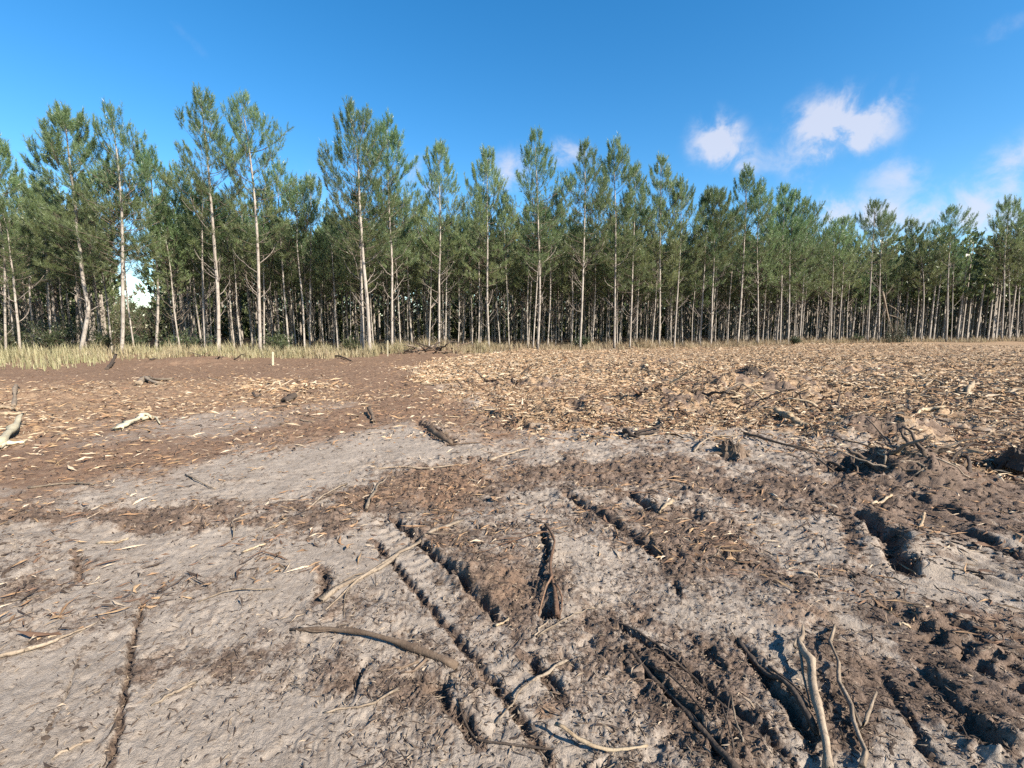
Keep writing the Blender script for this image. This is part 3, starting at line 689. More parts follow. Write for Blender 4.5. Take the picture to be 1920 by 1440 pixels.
# pines of the rows behind: a few shapes, copied tree by tree
def proto(seed):
    rg = np.random.default_rng(seed); H = rg.uniform(11.6, 13.4)
    a = rg.uniform(0, 6.28); l = rg.uniform(.1, .7)
    tr = [(0, 0, 0), (l*.3*math.cos(a), l*.3*math.sin(a), H*.3), (l*.5*math.cos(a+.6), l*.5*math.sin(a+.6), H*.65), (l*math.cos(a), l*math.sin(a), H)]
    gt, gb, gc, dd = pine_geo(tr, rg.uniform(.085, .12), seed, rg.uniform(.44, .58), rg.uniform(1.5, 1.9), dens=rg.uniform(.9, 1.15), N=18, nw=.027, nlen=.2, sides=7, dead=(9, 13))
    for g in dd:
        for V in g.V: pass
        gb.V += g.V; gb.C += g.C
        off = gb.n
        gb.T += [(t+off, m) for t, m in g.T]; gb.Q += [(q+off, m) for q, m in g.Q]; gb.n += g.n
    return gt.mesh('trunk', [M_TRUNK]), gb.mesh('boughs', [M_BOUGH]), gc.mesh('crown', [M_NEEDLE], False, True)
PROTO = [proto(500+k) for k in range(8)]
spots = []
def pixel_x(x, y): return CX+FPX*x/(y*CT+CAMH*ST)
def in_gap(px, back):               # the opening in the trees on the left, with open sky behind it
    return 203 < px < 328 and back > 3.0
rr = random.Random(5)
# rows run parallel to the front; trees about 2 m apart in the row
cand, outside = [], []      # outside: the rows that go on beyond the photograph's edges
for row in range(1, 13):
    x = -78.0
    while x < 125:
        x += rr.uniform(1.35, 2.5); y = float(front_y(x))+row*2.9+rr.uniform(-.8, .8)
        px = pixel_x(x, y)
        if in_gap(px, row*2.9): continue
        if min((x-a)**2+(y-b)**2 for a, b in taken) < 1.1: continue
        (cand if -160 < px < 2060 else outside).append((row, math.hypot(x, y), x, y))
cand.sort(key=lambda c: (c[0]*2.9*.9+c[1]))
near, rest = cand[:258], cand[258:]+outside
REF = ['leftmost pine', 'thin pale leaning pine', 'bow-trunked pine', 'see-through pine', 'shorter bushy left pine', 'tallest pale-trunked pine', 'bare-stemmed companion trunk', 'long-boughed pine',
       'mid-height gap pine', 'yellow-green topped pine', 'second slender twin stem', 'bushy pine beside the bright top', 'pine with the dead branch fan', 'thin leaning stem', 'thin upright stem', 'pointed-tip slender pine',
       'V-topped tall pine', 'thin slanting stem', 'bowed pale trunk', 'dark broad-topped pine', 'twisted-branched pine', 'low olive-foliaged pine', 'slightly tilted pine', 'thin knobbly pine', 'round-topped pine', 'leaning spiky-topped pine',
       'straight knobbly pine', 'left trunk of the close pair', 'right trunk of the close pair', 'broad sloping-crowned pine', 'first lower pine after the step', 'knobbly pine after the step', 'umbrella-topped pine', 'pale trunk under the broken bough',
       'lone slim pine on the right', 'ball-topped pine', 'stem beside the ball-topped pine', 'wide-crowned right pine', 'trunk pressed to the wide-crowned pine', 'tilted right pine', 'pine cut by the right edge']
used = set()
for n, (row, d, x, y) in enumerate(near):
    z = gz1(x, y)-.05
    lab = 'slim pine in the shaded rows deeper in behind the front pines'
    if row <= 2:                                     # those that show between two front pines are told apart by them
        p = pixel_x(x, y); k = min(range(len(taken)), key=lambda q: abs(pixel_x(*taken[q])-p)); sd = 'left' if p < pixel_x(*taken[k]) else 'right'
        if (k, sd, row) not in used and -20 < p < 1940:
            used.add((k, sd, row)); lab = ('slim shaded pine' if row == 1 else 'shaded second-row pine')+' just behind and '+sd+' of the '+REF[k]
    r = thing('pine_tree', lab, 'pine tree', (x, y, z), 'pines in the shaded rows behind the forest edge')
    tr, bo, cr = PROTO[rr.randrange(8)]
    for nm, me in (('trunk', tr), ('boughs', bo), ('crown', cr)): obj(nm, me, r)
    r.rotation_euler = (rr.uniform(-.03, .03), rr.uniform(-.03, .03), rr.uniform(0, 6.28)); q = rr.uniform(.74, .95)*(1.0 if row > 2 or rr.random() < .6 else .86)*(.78 if pixel_x(x, y) < 62 else 1); r.scale = (q, q, q*rr.uniform(.94, 1.03))

def far_pines():
    """the rest of the wood behind, one mass"""
    g = Geo(); rg = np.random.default_rng(77); pts = [(x, y) for _, _, x, y in rest]
    for _ in range(640):
        x = rg.uniform(-110, 160); y = float(front_y(x))+rg.uniform(36, 62); px = pixel_x(x, y)
        if -900 < px < 2700 and not 228 < px < 292: pts.append((x, y))
    for x, y in pts:
        H = rg.uniform(10.5, 13.2); z = 0; lx, ly = rg.normal(0, .3, 2)
        V, T, Q = tube(np.array([(x, y, z-.1), (x+lx*.4, y+ly*.4, H*.5), (x+lx, y+ly, H)]), [.12, .08, .02], 5); g.add(V, T, Q, mat=0)
        deep = y-float(front_y(x)) > 33; lo = .0 if deep else .42; M = 58 if deep else 30; hh = lo+(1-lo)*rg.uniform(0, 1, M)**(1.5 if deep else 1); prof = np.interp(hh, [0, .2, .55, .8, 1], [1.7, 2.3, 2.1, 1.3, .15]); a = rg.uniform(0, 6.28, M); q = np.sqrt(rg.uniform(.05, 1, M))*prof
        P = np.stack([x+lx*hh+q*np.cos(a), y+ly*hh+q*np.sin(a), hh*H], 1); AX = np.stack([np.cos(a)*.5, np.sin(a)*.5, np.ones(M)], 1); AX /= np.linalg.norm(AX, axis=1)[:, None]
        V, T, c = needles(P, AX, np.full(M, .6), 5, np.full(M, .55), np.full(M, .48), rg, np.clip(1.2-hh*1.3, 0, 1), rg.uniform(0, .5, M)); g.add(V, T, mat=1, col=c)
    return tag(obj('distant_pines', g.mesh('distant_pines', [M_TRUNK, M_NEEDLE], False, True)), kind='stuff', label='dark mass of pine trunks and crowns deep in the plantation', cat='pine wood')
far_pines()
def thicket():
    """the evergreen undergrowth that closes the view deep between the trunks"""
    g = Geo(); rg = np.random.default_rng(78); n = 2600; x = rg.uniform(-95, 150, n); y = np.array([float(front_y(q)) for q in x])+rg.uniform(40, 70, n); px = CX+FPX*x/(y*CT)
    k = (px > -250) & (px < 2200); x, y, px = x[k], y[k], px[k]; n = len(x); z = rg.uniform(0, 1, n)**1.2*np.where((px > 190) & (px < 340), 4.6, 7.0)
    v = rg.normal(0, 1, (n, 3)); v[:, 2] = abs(v[:, 2])+.2; v /= np.linalg.norm(v, axis=1)[:, None]
    V, T, c = needles(np.stack([x, y, z], 1), v, np.full(n, 1.0), 14, np.full(n, .9), np.full(n, .5), rg, rg.uniform(0, 1, n), rg.uniform(.3, 1, n), 1.2); g.add(V, T, col=c)
    tag(obj('undergrowth', g.mesh('undergrowth', [M_SHRUB], False, True)), 'dark evergreen undergrowth closing the view deep between the trunks', 'undergrowth', kind='stuff')
thicket()
print('PINES', len(PINES), len(near), len(rest))

# ------------------------------------------------------------------ shrubs and the broken bough
def shrub(px, py, D, w, h, label, seed, age=.3, m=None, n=140):
    rg = np.random.default_rng(seed); b = at_depth(px, py, D); b[2] = gz1(b[0], b[1])-.03
    r = thing('shrub', label, 'shrub', tuple(b), 'shrubs under the forest edge')
    gs, gl = Geo(), Geo(); SP, SA = [], []
    for k in range(int(n/9)):
        P = branch_curve((rg.normal(0, w*.08), rg.normal(0, w*.08), 0), rg.uniform(0, 6.28), rg.uniform(.7, 1.4), rg.uniform(.4, 1.2), rg.uniform(.55, 1.05)*math.hypot(w*.4, h), rg, 5, .18)
        V, T, Q = tube(P, np.linspace(.014, .004, 5), 4); gs.add(V, T, Q)
        for _ in range(9):
            s = rg.uniform(1.2, 4); i = min(int(s), 3); SP.append(P[i]+(P[i+1]-P[i])*(s-i)+rg.normal(0, .07*h, 3)); v = rg.normal(0, 1, 3); v[2] = abs(v[2])+.3; SA.append(v/np.linalg.norm(v))
    M = len(SP); V, T, c = needles(np.array(SP), np.array(SA), np.full(M, .25), 12, np.full(M, .13), np.full(M, .035), rg, np.full(M, age)+rg.normal(0, .25, M), rg.uniform(0, .8, M), 1.2)
    gl.add(V, T, col=c)
    obj('stems', gs.mesh('stems', [M_BOUGH]), r); obj('foliage', gl.mesh('foliage', [m or M_SHRUB], False, True), r)
SHRUBS = [
 (20, 655, 27, 2.4, 1.5, 'wide green shrub at the foot of the leftmost pine'),
 (95, 652, 28.5, 2.6, 2.0, 'dark shrub between the thin leaning pine and the bow-trunked pine'),
 (120, 640, 31, 3.2, 2.8, 'tall dark bush behind the bow-trunked pine'),
 (195, 648, 29, 2.0, 1.5, 'rounded bush between the bow-trunked pine and the see-through pine'),
 (262, 650, 30, 2.0, 1.3, 'low bush right of the see-through pine'),
 (330, 648, 29.5, 1.8, 1.2, 'low dark bush left of the tallest pale-trunked pine'),
 (362, 640, 29.5, 1.1, 1.5, 'upright bush at the foot of the bare-stemmed companion trunk'),
 (518, 642, 29.5, .9, 1.5, 'small olive bush right of the long-boughed pine'),
 (532, 645, 29.5, 1.0, 1.0, 'lower olive bush beside the small olive one'),
 (663, 640, 28.5, .9, 1.1, 'yellowish young bush left of the twin stems of the bright-topped pine'),
 (60, 632, 34, 4.5, 4.0, 'large dark thicket deep behind the leftmost pines'),
 (225, 628, 44, 5.5, 5.2, 'distant bush filling the foot of the sky gap on its near side'),
 (275, 626, 52, 7.0, 6.2, 'distant bush below the middle of the sky gap'),
 (318, 628, 47, 5.5, 5.6, 'distant bush at the far side of the sky gap'),
 (250, 626, 60, 9.0, 7.0, 'farthest tall thicket closing the sky gap'),
 (1605, 630, 50, 1.2, .8, 'low scrub at the foot of the umbrella-topped pine'),
 (1490, 636, 42.5, .9, .6, 'scrubby tuft at the foot of the close pair of trunks'),
 (1090, 640, 35, 1.2, .8, 'low scrub behind the bowed pale trunk'),
]
for i, (px, py, D, w, h, lab) in enumerate(SHRUBS): shrub(px, py, D, w, h, lab, 700+i, n=int(110+60*min(w, 4)), age=.25+.3*(i % 3 == 0))

def broken_bough():
    b = at_depth(1672, 632, 49.5); b[2] = gz1(b[0], b[1])
    r = thing('broken_bough', 'broken pine bough hanging down to the ground with withered green needles', 'fallen bough', tuple(b))
    rg = np.random.default_rng(41); L = lambda px, py: at_depth(px, py, 49.5)-b
    P = crom([L(1655, 548), L(1660, 570), L(1668, 605), L(1676, 628)], 10); P[-1, 2] = .05
    V, T, Q = tube(P, np.linspace(.10, .05, 10), 7, .08, (.12, 0), rg); g = Geo(); g.add(V, T, Q); obj('limb', g.mesh('limb', [M_PALE]), r)
    for ends in ([(1659, 555), (1668, 545), (1676, 533)], [(1662, 580), (1656, 588), (1654, 596)], [(1666, 572), (1680, 580), (1692, 594)], [(1664, 590), (1684, 596), (1698, 606)]):
        P2 = crom([L(*e) for e in ends], 6); g = Geo(); V, T, Q = tube(P2, np.linspace(.05, .015, 6), 5); g.add(V, T, Q); obj('side_branch', g.mesh('side_branch', [M_PALE]), r)
    g = Geo(); gs = Geo(); SP, SA = [], []
    for k in range(44):
        top = np.array((rg.uniform(-.9, 1.5), rg.uniform(-.7, .5), rg.uniform(1.0, 2.9))); P2 = np.array([top, top+(rg.normal(0, .15), -.1, -.5*top[2]), top+(rg.normal(0, .3), -.15, -top[2]*.93)])
        V, T, Q = tube(P2, [.015, .01, .005], 4); gs.add(V, T, Q)
        for _ in range(8):
            u = rg.uniform(); SP.append(P2[0]*(1-u)+P2[2]*u); v = np.array((rg.normal(0, .5), rg.normal(0, .5), -1.)); SA.append(v/np.linalg.norm(v))
    M = len(SP); V, T, c = needles(np.array(SP), np.array(SA), np.full(M, .3), 12, np.full(M, .2), np.full(M, .03), rg, rg.uniform(0, 1, M), rg.uniform(0, .8, M)); g.add(V, T, col=c)
    obj('twigs', gs.mesh('twigs', [M_BOUGH]), r); obj('withered_needles', g.mesh('withered_needles', [M_DRYNEEDLE], False, True), r)
broken_bough()

# ------------------------------------------------------------------ grass along the forest edge
def grass():
    g = Geo(); rg = np.random.default_rng(21); n = 130000
    px = np.where(rg.uniform(0, 1, n) < .55, rg.uniform(-350, 960, n), rg.uniform(700, 2300, n)); 
    fy = np.interp(px, FRONT_PX, FRONT_Y); low = np.interp(px, [-80, 60, 200, 330, 420, 760, 1000], [-9.5, -8.5, -5.5, -2.2, -3.0, -3.2, -2.4]); off = np.where(rg.uniform(0, 1, n) < .8, rg.triangular(low, np.where(px < 760, low*.25, .4), 4.0, n), rg.uniform(1, 9, n))
    off = off+np.where(off < 1, 2.2*fbm(px/75, px*0+.5, 4, .6, seed=50), 0)
    y = fy+off; x = (px-CX)/FPX*(y*CT+CAMH*ST)
    cl = fbm(x*.9, y*.9, 3, .6, seed=20); keep = rg.uniform(0, 1, n) < np.clip(.30+1.2*cl, 0.02, 1); x, y, px, cl = x[keep], y[keep], px[keep], cl[keep]
    # blades gather round tussock centres
    tx = np.round(x/.32)*.32+.12*gnoise(x*9, y*9); ty = np.round(y/.32)*.32; x = x*.45+tx*.55; y = y*.45+ty*.55
    n = len(x); z = gz(x, y)
    h = rg.uniform(.13, .52, n)*np.clip(.75+1.1*cl, .3, 1.9)*np.where(px < 900, 1.15, 1.05); a = rg.uniform(0, 6.28, n); lean = rg.uniform(.1, .75, n)*h
    d = np.stack([np.cos(a), np.sin(a), 0*a], 1); wv = np.stack([-np.sin(a), np.cos(a), 0*a], 1)*rg.uniform(.006, .016, n)[:, None]
    b = np.stack([x, y, z-.02], 1); m = b+d*(lean*.35)[:, None]+np.array((0, 0, 1.))*(h*.65)[:, None]; t = b+d*lean[:, None]+np.array((0, 0, 1.))*h[:, None]
    V = np.stack([b-wv, b+wv, m-wv*.7, m+wv*.7, t], 1).reshape(-1, 3); i = np.arange(n)[:, None]*5
    T = np.concatenate([i+[0, 1, 3], i+[0, 3, 2], i+[2, 3, 4]])
    c = np.zeros((n, 5, 4)); green = np.clip(np.interp(px, [0, 250, 700, 1000], [.55, .36, .22, .08])+.5*fbm(x*.35, y*.35, 2, seed=30)+rg.normal(0, .15, n), 0, 1)
    brown = np.clip(np.interp(px, [500, 1000], [.05, .45])+rg.normal(0, .2, n), 0, 1); c[..., 0] = green[:, None]; c[..., 1] = brown[:, None]; c[..., 3] = 1
    g.add(V, T, col=c.reshape(-1, 4))
    tag(obj('dry_grass', g.mesh('dry_grass', [M_GRASS], False, True)), 'dry straw-coloured grass tufts along the foot of the pines', 'grass', kind='stuff')
grass()

# ------------------------------------------------------------------ loose litter nobody could count
def strips(n, x, y, L, w, th, colours, rg, lift=(0, .02), tilt=.18, name='wood_chips', label='', cat=''):
    z = gz(x, y)+rg.uniform(lift[0], lift[1], n); a = rg.uniform(0, 2*np.pi, n); e = rg.normal(0, tilt, n)
    d = np.stack([np.cos(a)*np.cos(e), np.sin(a)*np.cos(e), np.sin(e)], 1); s = np.stack([-np.sin(a), np.cos(a), rg.normal(0, .25, n)], 1); up = np.array((0, 0, 1.))
    c0 = np.stack([x, y, z], 1); bend = rg.normal(0, .13, n)*L
    m = c0+s*bend[:, None]; sl = s*(w*.5)[:, None]; off = d*(L*rg.uniform(-.3, .3, n))[:, None]
    V = np.stack([c0-d*(L*.5)[:, None], m+off-sl, m-off+sl, m+up*th[:, None], c0+d*(L*.5)[:, None]], 1).reshape(-1, 3); i = np.arange(n)[:, None]*5
    T = np.concatenate([i+[0, 3, 1], i+[0, 2, 3], i+[4, 1, 3], i+[4, 3, 2]])
    colours = np.array(colours)*.56; ci = rg.integers(0, len(colours), n); col = colours[ci]*rg.uniform(.75, 1.25, (n, 1)); col = np.clip(np.c_[col, np.ones(n)], 0, 1)
    g = Geo(); g.add(V, T=T, col=np.repeat(col, 5, 0)); tag(obj(name, g.mesh(name, [M_LITTER], False, True)), label, cat, kind='stuff')
STRAW = [(.60, .44, .28), (.70, .55, .38), (.45, .29, .165), (.36, .215, .12), (.50, .335, .19), (.27, .16, .10), (.68, .54, .39), (.15, .092, .064), (.22, .13, .083), (.40, .25, .145)]
def polar(n, r0, r1, rg, lim=56, p=0.0):
    a = np.radians(rg.uniform(-lim, lim, n)); r = np.exp(rg.uniform(math.log(r0), math.log(r1), n)); return r*np.sin(a), r*np.cos(a)
def litter():
    rg = np.random.default_rng(31)
    x, y = polar(330000, 5.2, 46, rg); zn = zones(x, y); p = (np.clip(zn['chip'], 0, 1)**1.6*np.clip(.75+.9*fbm(x*1.1, y*1.1, 3, .6, seed=40), .10, 1)+.03*(np.hypot(x, y) > 6.5)*(y > 5))*(1-zn['forest']*.9)*np.where(pixel_x(x, y) < 720, .55, 1.0)
    k = rg.uniform(0, 1, len(x)) < p*.95; x, y = x[k], y[k]; n = len(x); r = np.hypot(x, y)
    L = rg.gamma(1.6, .055, n)+.035; strips(n, x, y, L, np.minimum(L*.15, rg.uniform(.008, .026, n)), rg.uniform(.006, .026, n), STRAW, rg, (0, .05), .22, 'wood_chips', 'torn straw-coloured wood chips covering the cleared field', 'wood chips')
    a = np.radians(rg.uniform(-30, 54, 60000)); r = 1/rg.uniform(1/60, 1/13, 60000); r = np.where(rg.uniform(0, 1, 60000) < .5, rg.uniform(14, 60, 60000), r); x, y = r*np.sin(a), r*np.cos(a); zn = zones(x, y)
    k = rg.uniform(0, 1, len(x)) < zn['chip']*(1-.8*zn['forest']); x, y = x[k], y[k]; n = len(x)
    L = rg.gamma(2.0, .07, n)+.08; strips(n, x, y, L, np.minimum(L*.2, rg.uniform(.015, .05, n)), rg.uniform(.01, .05, n), STRAW[:5]+STRAW[6:7], rg, (0, .05), .25, 'wood_chips', 'pale wood chips spread over the far part of the cleared field', 'wood chips')
    x, y = polar(34000, 3.2, 24, rg); zn = zones(x, y); k = rg.uniform(0, 1, len(x)) < np.clip(zn['red']*.6+.03+zn['hum_shade']*.45, 0, 1)*(1-.8*zn['chip'])*(1-.5*zn['sandy']); x, y = x[k], y[k]; n = len(x)
    L = rg.gamma(2.0, .035, n)+.02; strips(n, x, y, L, np.minimum(L*.2, rg.uniform(.004, .018, n)), rg.uniform(.003, .012, n), STRAW[2:]+[(.20, .12, .08), (.09, .065, .05), (.07, .05, .04), (.10, .07, .052), (.08, .055, .04)], rg, (0, .02), .2, 'bark_shreds', 'thin shreds of bark and wood strewn over the reddish earth', 'bark shreds')
    x, y = polar(46000, 1.4, 6.5, rg); zn = zones(x, y); k = rg.uniform(0, 1, len(x)) < np.clip(.10+1.0*zn['hum_shade']+.3*zn['red'], 0, 1)*(1-.8*zn['sandy']); x, y = x[k], y[k]; n = len(x)
    L = rg.gamma(2.0, .012, n)+.008; strips(n, x, y, L, np.minimum(L*.22, rg.uniform(.0015, .006, n)), rg.uniform(.001, .006, n), [(.10, .072, .055), (.07, .05, .04), (.20, .145, .105), (.14, .10, .075), (.42, .33, .24), (.06, .045, .036)], rg, (0, .008), .35, 'root_fibres', 'short dark root fibres and splinters sticking out of the sand', 'root fibres')
def clods():
    """crumbs of torn earth"""
    rg = np.random.default_rng(33); t = (1+5**.5)/2
    ico = np.array([(-1, t, 0), (1, t, 0), (-1, -t, 0), (1, -t, 0), (0, -1, t), (0, 1, t), (0, -1, -t), (0, 1, -t), (t, 0, -1), (t, 0, 1), (-t, 0, -1), (-t, 0, 1)])/math.hypot(1, t)
    F = np.array([(0, 11, 5), (0, 5, 1), (0, 1, 7), (0, 7, 10), (0, 10, 11), (1, 5, 9), (5, 11, 4), (11, 10, 2), (10, 7, 6), (7, 1, 8), (3, 9, 4), (3, 4, 2), (3, 2, 6), (3, 6, 8), (3, 8, 9), (4, 9, 5), (2, 4, 11), (6, 2, 10), (8, 6, 7), (9, 8, 1)])
    x, y = polar(22000, 1.5, 8.5, rg); zn = zones(x, y); k = rg.uniform(0, 1, len(x)) < np.clip(zn['hum_shade']*1.1-.15, 0, 1); xs, ys = [x[k]], [y[k]]
    for kind, P, w, d, bank in RUTW:
        seg = np.diff(P, axis=0); L = np.hypot(*seg.T); m = int(L.sum()*75)
        if P[:, 1].mean() > 9: continue
        j = rg.choice(len(seg), m, p=L/L.sum()); u = rg.uniform(0, 1, m); q = P[j]+seg[j]*u[:, None]; xs.append(q[:, 0]+rg.normal(0, w*1.6, m)); ys.append(q[:, 1]+rg.normal(0, w*1.6, m))
    for px, py, rx, ry, h in LUMPW:
        if py > 7.5: continue
        m = int(220*max(rx, .1)); xs.append(rg.normal(px, rx*.8, m)); ys.append(rg.normal(py, ry*.8, m))
    x, y = np.concatenate(xs), np.concatenate(ys); n = len(x); s = rg.gamma(1.6, .0032, n)+.002; s = np.minimum(s*np.clip(np.hypot(x, y)/3, .7, 1.6), .016)*.85
    z = gz(x, y)+s*.25; zn = zones(x, y); V = ico[None]*(1+rg.normal(0, .30, (n, 12, 1)))*s[:, None, None]*rg.uniform(.6, 1.4, (n, 1, 3))*np.array((1, 1, .65))+np.stack([x, y, z], 1)[:, None]
    f = np.clip(zn['hum_shade']*1.3+.25+rg.normal(0, .3, n), 0, 1)[:, None]; col = (1-f)*np.array((.17, .145, .125))+f*np.array((.058, .042, .032)); col = np.c_[col*rg.uniform(.7, 1.2, (n, 1)), np.ones(n)]
    g = Geo(); g.add(V.reshape(-1, 3), T=(np.arange(n)[:, None, None]*12+F[None]).reshape(-1, 3), col=np.repeat(col, 12, 0))
    tag(obj('earth_crumbs', g.mesh('earth_crumbs', [M_LITTER], False, True)), 'crumbs of torn dark earth along the ruts and hollows', 'earth crumbs', kind='stuff'); print('CLODS', n)
litter(); clods()

# ------------------------------------------------------------------ sticks, roots and stumps, one by one
def ground_line(pts, lift, n=12, wig=.0, rg=None):
    W = crom([(*G(*p), 0) for p in pts], n); W[:, 2] = gz(W[:, 0], W[:, 1])
    # a stiff stick rests on the high spots under it
    sm = W[:, 2].copy()
    for _ in range(3): sm = np.convolve(np.pad(sm, 1, 'edge'), [.25, .5, .25], 'valid')
    W[:, 2] = np.maximum(sm, W[:, 2]*.5+sm*.5)+np.interp(np.linspace(0, 1, n), np.linspace(0, 1, len(lift)), lift)
    if wig and rg is not None: W[1:-1] += rg.normal(0, wig*.6, (n-2, 3)); k = rg.normal(0, wig*2.2, (n, 3)); k[:, 2] *= .3; k = np.cumsum(k*(rg.uniform(0, 1, (n, 1)) < .35), 0); W += k-np.linspace(0, 1, n)[:, None]*k[-1]
    return W
NS = [0]
def stick(name, label, cat, pts, r0, r1, m, lift=(0.004,), subs=(), torn=True, group=None, sides=7, wig=.0022, squash=1.0, part='side_twig', rough=.17):
    NS[0] += 1; rg = np.random.default_rng(2000+NS[0])
    lift = tuple(lift) if len(lift) > 1 else (lift[0], lift[0]); n = 14
    W = ground_line(pts, lift, n, wig, rg); W[:, 2] += min(r0, r1)*.2; b = W[0].copy()
    g = Geo(); rr = np.linspace(r0, r1, n)*(1+rg.normal(0, .12, n))*(1+.35*(rg.uniform(0, 1, n) < .16)); V, T, Q = tube(W-b, rr, sides, rough, (r0*1.6, r1*2.5) if torn else (0, 0), rg, squash); g.add(V, T, Q)
    if not subs: return tag(obj(name, g.mesh(name, [m]), loc=tuple(b)), label, cat, group)
    r = thing(name, label, cat, tuple(b), group); obj('stem', g.mesh('stem', [m]), r)
    for s in subs:
        p2, a0, a1, l2 = s[:4]; W2 = ground_line(p2, l2, 8, wig*.7, rg); W2[:, 2] += a1*.5
        if len(s) > 4: W2[0] = W[min(int(s[4]*(n-1)), n-1)]
        g = Geo(); V, T, Q = tube(W2-b, np.linspace(a0, a1, 8)*(1+rg.normal(0, .1, 8)), 5, rough, (0, a1*2), rg); g.add(V, T, Q); obj(part, g.mesh(part, [m]), r)
    return r
S = stick
S('stick', 'long pale stick entering from the left edge over the grey sand', 'stick', [(-8, 1240), (60, 1222), (120, 1200), (182, 1170)], .012, .004, M_PALE, (.012, .02, .004))
S('branch', 'thick curved brown branch lying on the grey sand with a splintered end', 'branch', [(545, 1184), (610, 1186), (680, 1201), (760, 1222), (820, 1240), (852, 1253)], .009, .017, M_BROWN, (.004, .03, .03, .006),
  [([(785, 1243), (745, 1255), (708, 1262)], .007, .003, (.004, .003)), ([(800, 1240), (775, 1256), (752, 1262)], .008, .004, (.008, .003)), ([(560, 1184), (590, 1190), (660, 1188)], .006, .002, (.01, .03))], part='splinter')
S('root', 'long pale forked root bridging the deep wheel rut', 'root', [(868, 975), (838, 990), (800, 1008), (780, 1026), (745, 1048), (705, 1075), (680, 1085), (650, 1100), (625, 1116), (606, 1130)], .009, .010, M_PALE, (.004, .02, .03, .01, .01),
  [([(680, 1086), (650, 1115), (612, 1148)], .009, .003, (.01, .002), .6), ([(660, 1100), (648, 1120), (645, 1160)], .006, .002, (.01, .002)), ([(800, 1008), (830, 1008), (880, 985)], .004, .002, (.02, .006)), ([(700, 1078), (670, 1082), (625, 1106)], .007, .003, (.012, .004))], part='rootlet')
S('stick', 'straight pale stick lying slanted on the dark strip above the forked root', 'stick', [(572, 966), (610, 937), (650, 913)], .011, .008, M_PALE, (.006, .02, .012))
S('root', 'short twisted pale root standing up from reddish earth', 'root', [(688, 956), (697, 938), (706, 925), (716, 914)], .013, .010, M_PALE, (.01, .03, .03, .05), [([(700, 932), (692, 926), (690, 918)], .006, .003, (.03, .05), .5), ([(712, 918), (722, 914), (730, 905)], .006, .003, (.04, .06))], part='rootlet')
S('twig', 'thin straight twig right of the hollow root, over the dark earth', 'twig', [(1008, 1197), (1060, 1170), (1119, 1144)], .0045, .0025, M_PALE, (.004, .02, .012))
S('twig', 'short pale twig just below the hollow root', 'twig', [(1003, 1196), (1027, 1171)], .005, .004, M_PALE, (.004, .012))
S('wood_chip', 'short pale chip at the lower end of the deep wheel rut', 'wood chip', [(930, 1179), (953, 1165)], .007, .006, M_BARE, (.006, .012))
S('twig', 'slender slanted twig crossing the long wheel mark near the bottom', 'twig', [(930, 1356), (980, 1310), (1020, 1275), (1063, 1245)], .003, .005, M_PALE, (.006, .03, .03, .015))
S('stick', 'smooth pale stick with a dark tip on the grey sand below the brown branch', 'stick', [(608, 1336), (650, 1331), (690, 1325), (744, 1303)], .0035, .006, M_PALE, (.005, .008, .012))
S('twig', 'white bent twig near the bottom with its end raised off the sand', 'twig', [(1045, 1386), (1090, 1399), (1150, 1411), (1212, 1399)], .008, .004, M_BARE, (.075, .04, .012, .012))
S('root', 'dark thin root-like strip on the sand standing in for the bent twig shadow', 'root', [(862, 1322), (885, 1365), (908, 1386), (960, 1393), (1040, 1400)], .004, .003, M_DARK, (.006, .012, .006))  # dark strip modelled in place of the shadow the raised twig casts
S('root', 'gnarled reddish root standing over the dark hollow in the middle', 'root', [(1022, 990), (1034, 1012), (1040, 1030), (1033, 1060), (1034, 1100), (1040, 1130), (1044, 1160)], .008, .014, M_REDBARK, (.01, .03, .035, .03, .03, .015),
  [([(1034, 1015), (1015, 1012), (990, 1018), (940, 1030), (900, 1046), (870, 1042)], .005, .002, (.05, .03, .012), .2), ([(1040, 1120), (1052, 1140), (1050, 1168)], .007, .003, (.04, .004)), ([(1036, 1110), (1020, 1130), (1008, 1160)], .006, .003, (.05, .0))], part='rootlet')
S('branch', 'thick pale branch with a torn forked top rising at the bottom edge', 'branch', [(1494, 1222), (1504, 1246), (1522, 1275), (1526, 1325), (1545, 1395), (1550, 1450)], .0145, .015, M_PALE, (.055, .06, .055, .045, .03, .02),
  [([(1497, 1225), (1502, 1215), (1503, 1202)], .011, .005, (.058, .07), 0.0), ([(1490, 1228), (1487, 1238), (1489, 1225)], .009, .004, (.055, .06), 0.0), ([(1500, 1240), (1508, 1290), (1518, 1345)], .007, .003, (.05, .02), .1)], part='torn_stub')
S('branch', 'slimmer wavy branch right of the thick one with the torn top', 'branch', [(1568, 1183), (1561, 1225), (1577, 1262), (1574, 1295), (1596, 1335), (1603, 1385), (1620, 1410), (1616, 1450)], .007, .010, M_PALE, (.015, .035, .04, .035, .02),
  [([(1608, 1390), (1625, 1360), (1640, 1322)], .010, .005, (.02, .05), .75), ([(1568, 1226), (1590, 1224), (1610, 1228)], .003, .0015, (.05, .03))], part='side_branch')
S('root', 'dark half-buried root left of the thick torn branch', 'root', [(1383, 1203), (1430, 1257), (1480, 1312), (1526, 1378)], .010, .013, M_DARK, (.012, .02, .03, .015), [([(1440, 1262), (1470, 1292), (1520, 1350)], .006, .003, (.03, .03))], part='rootlet')
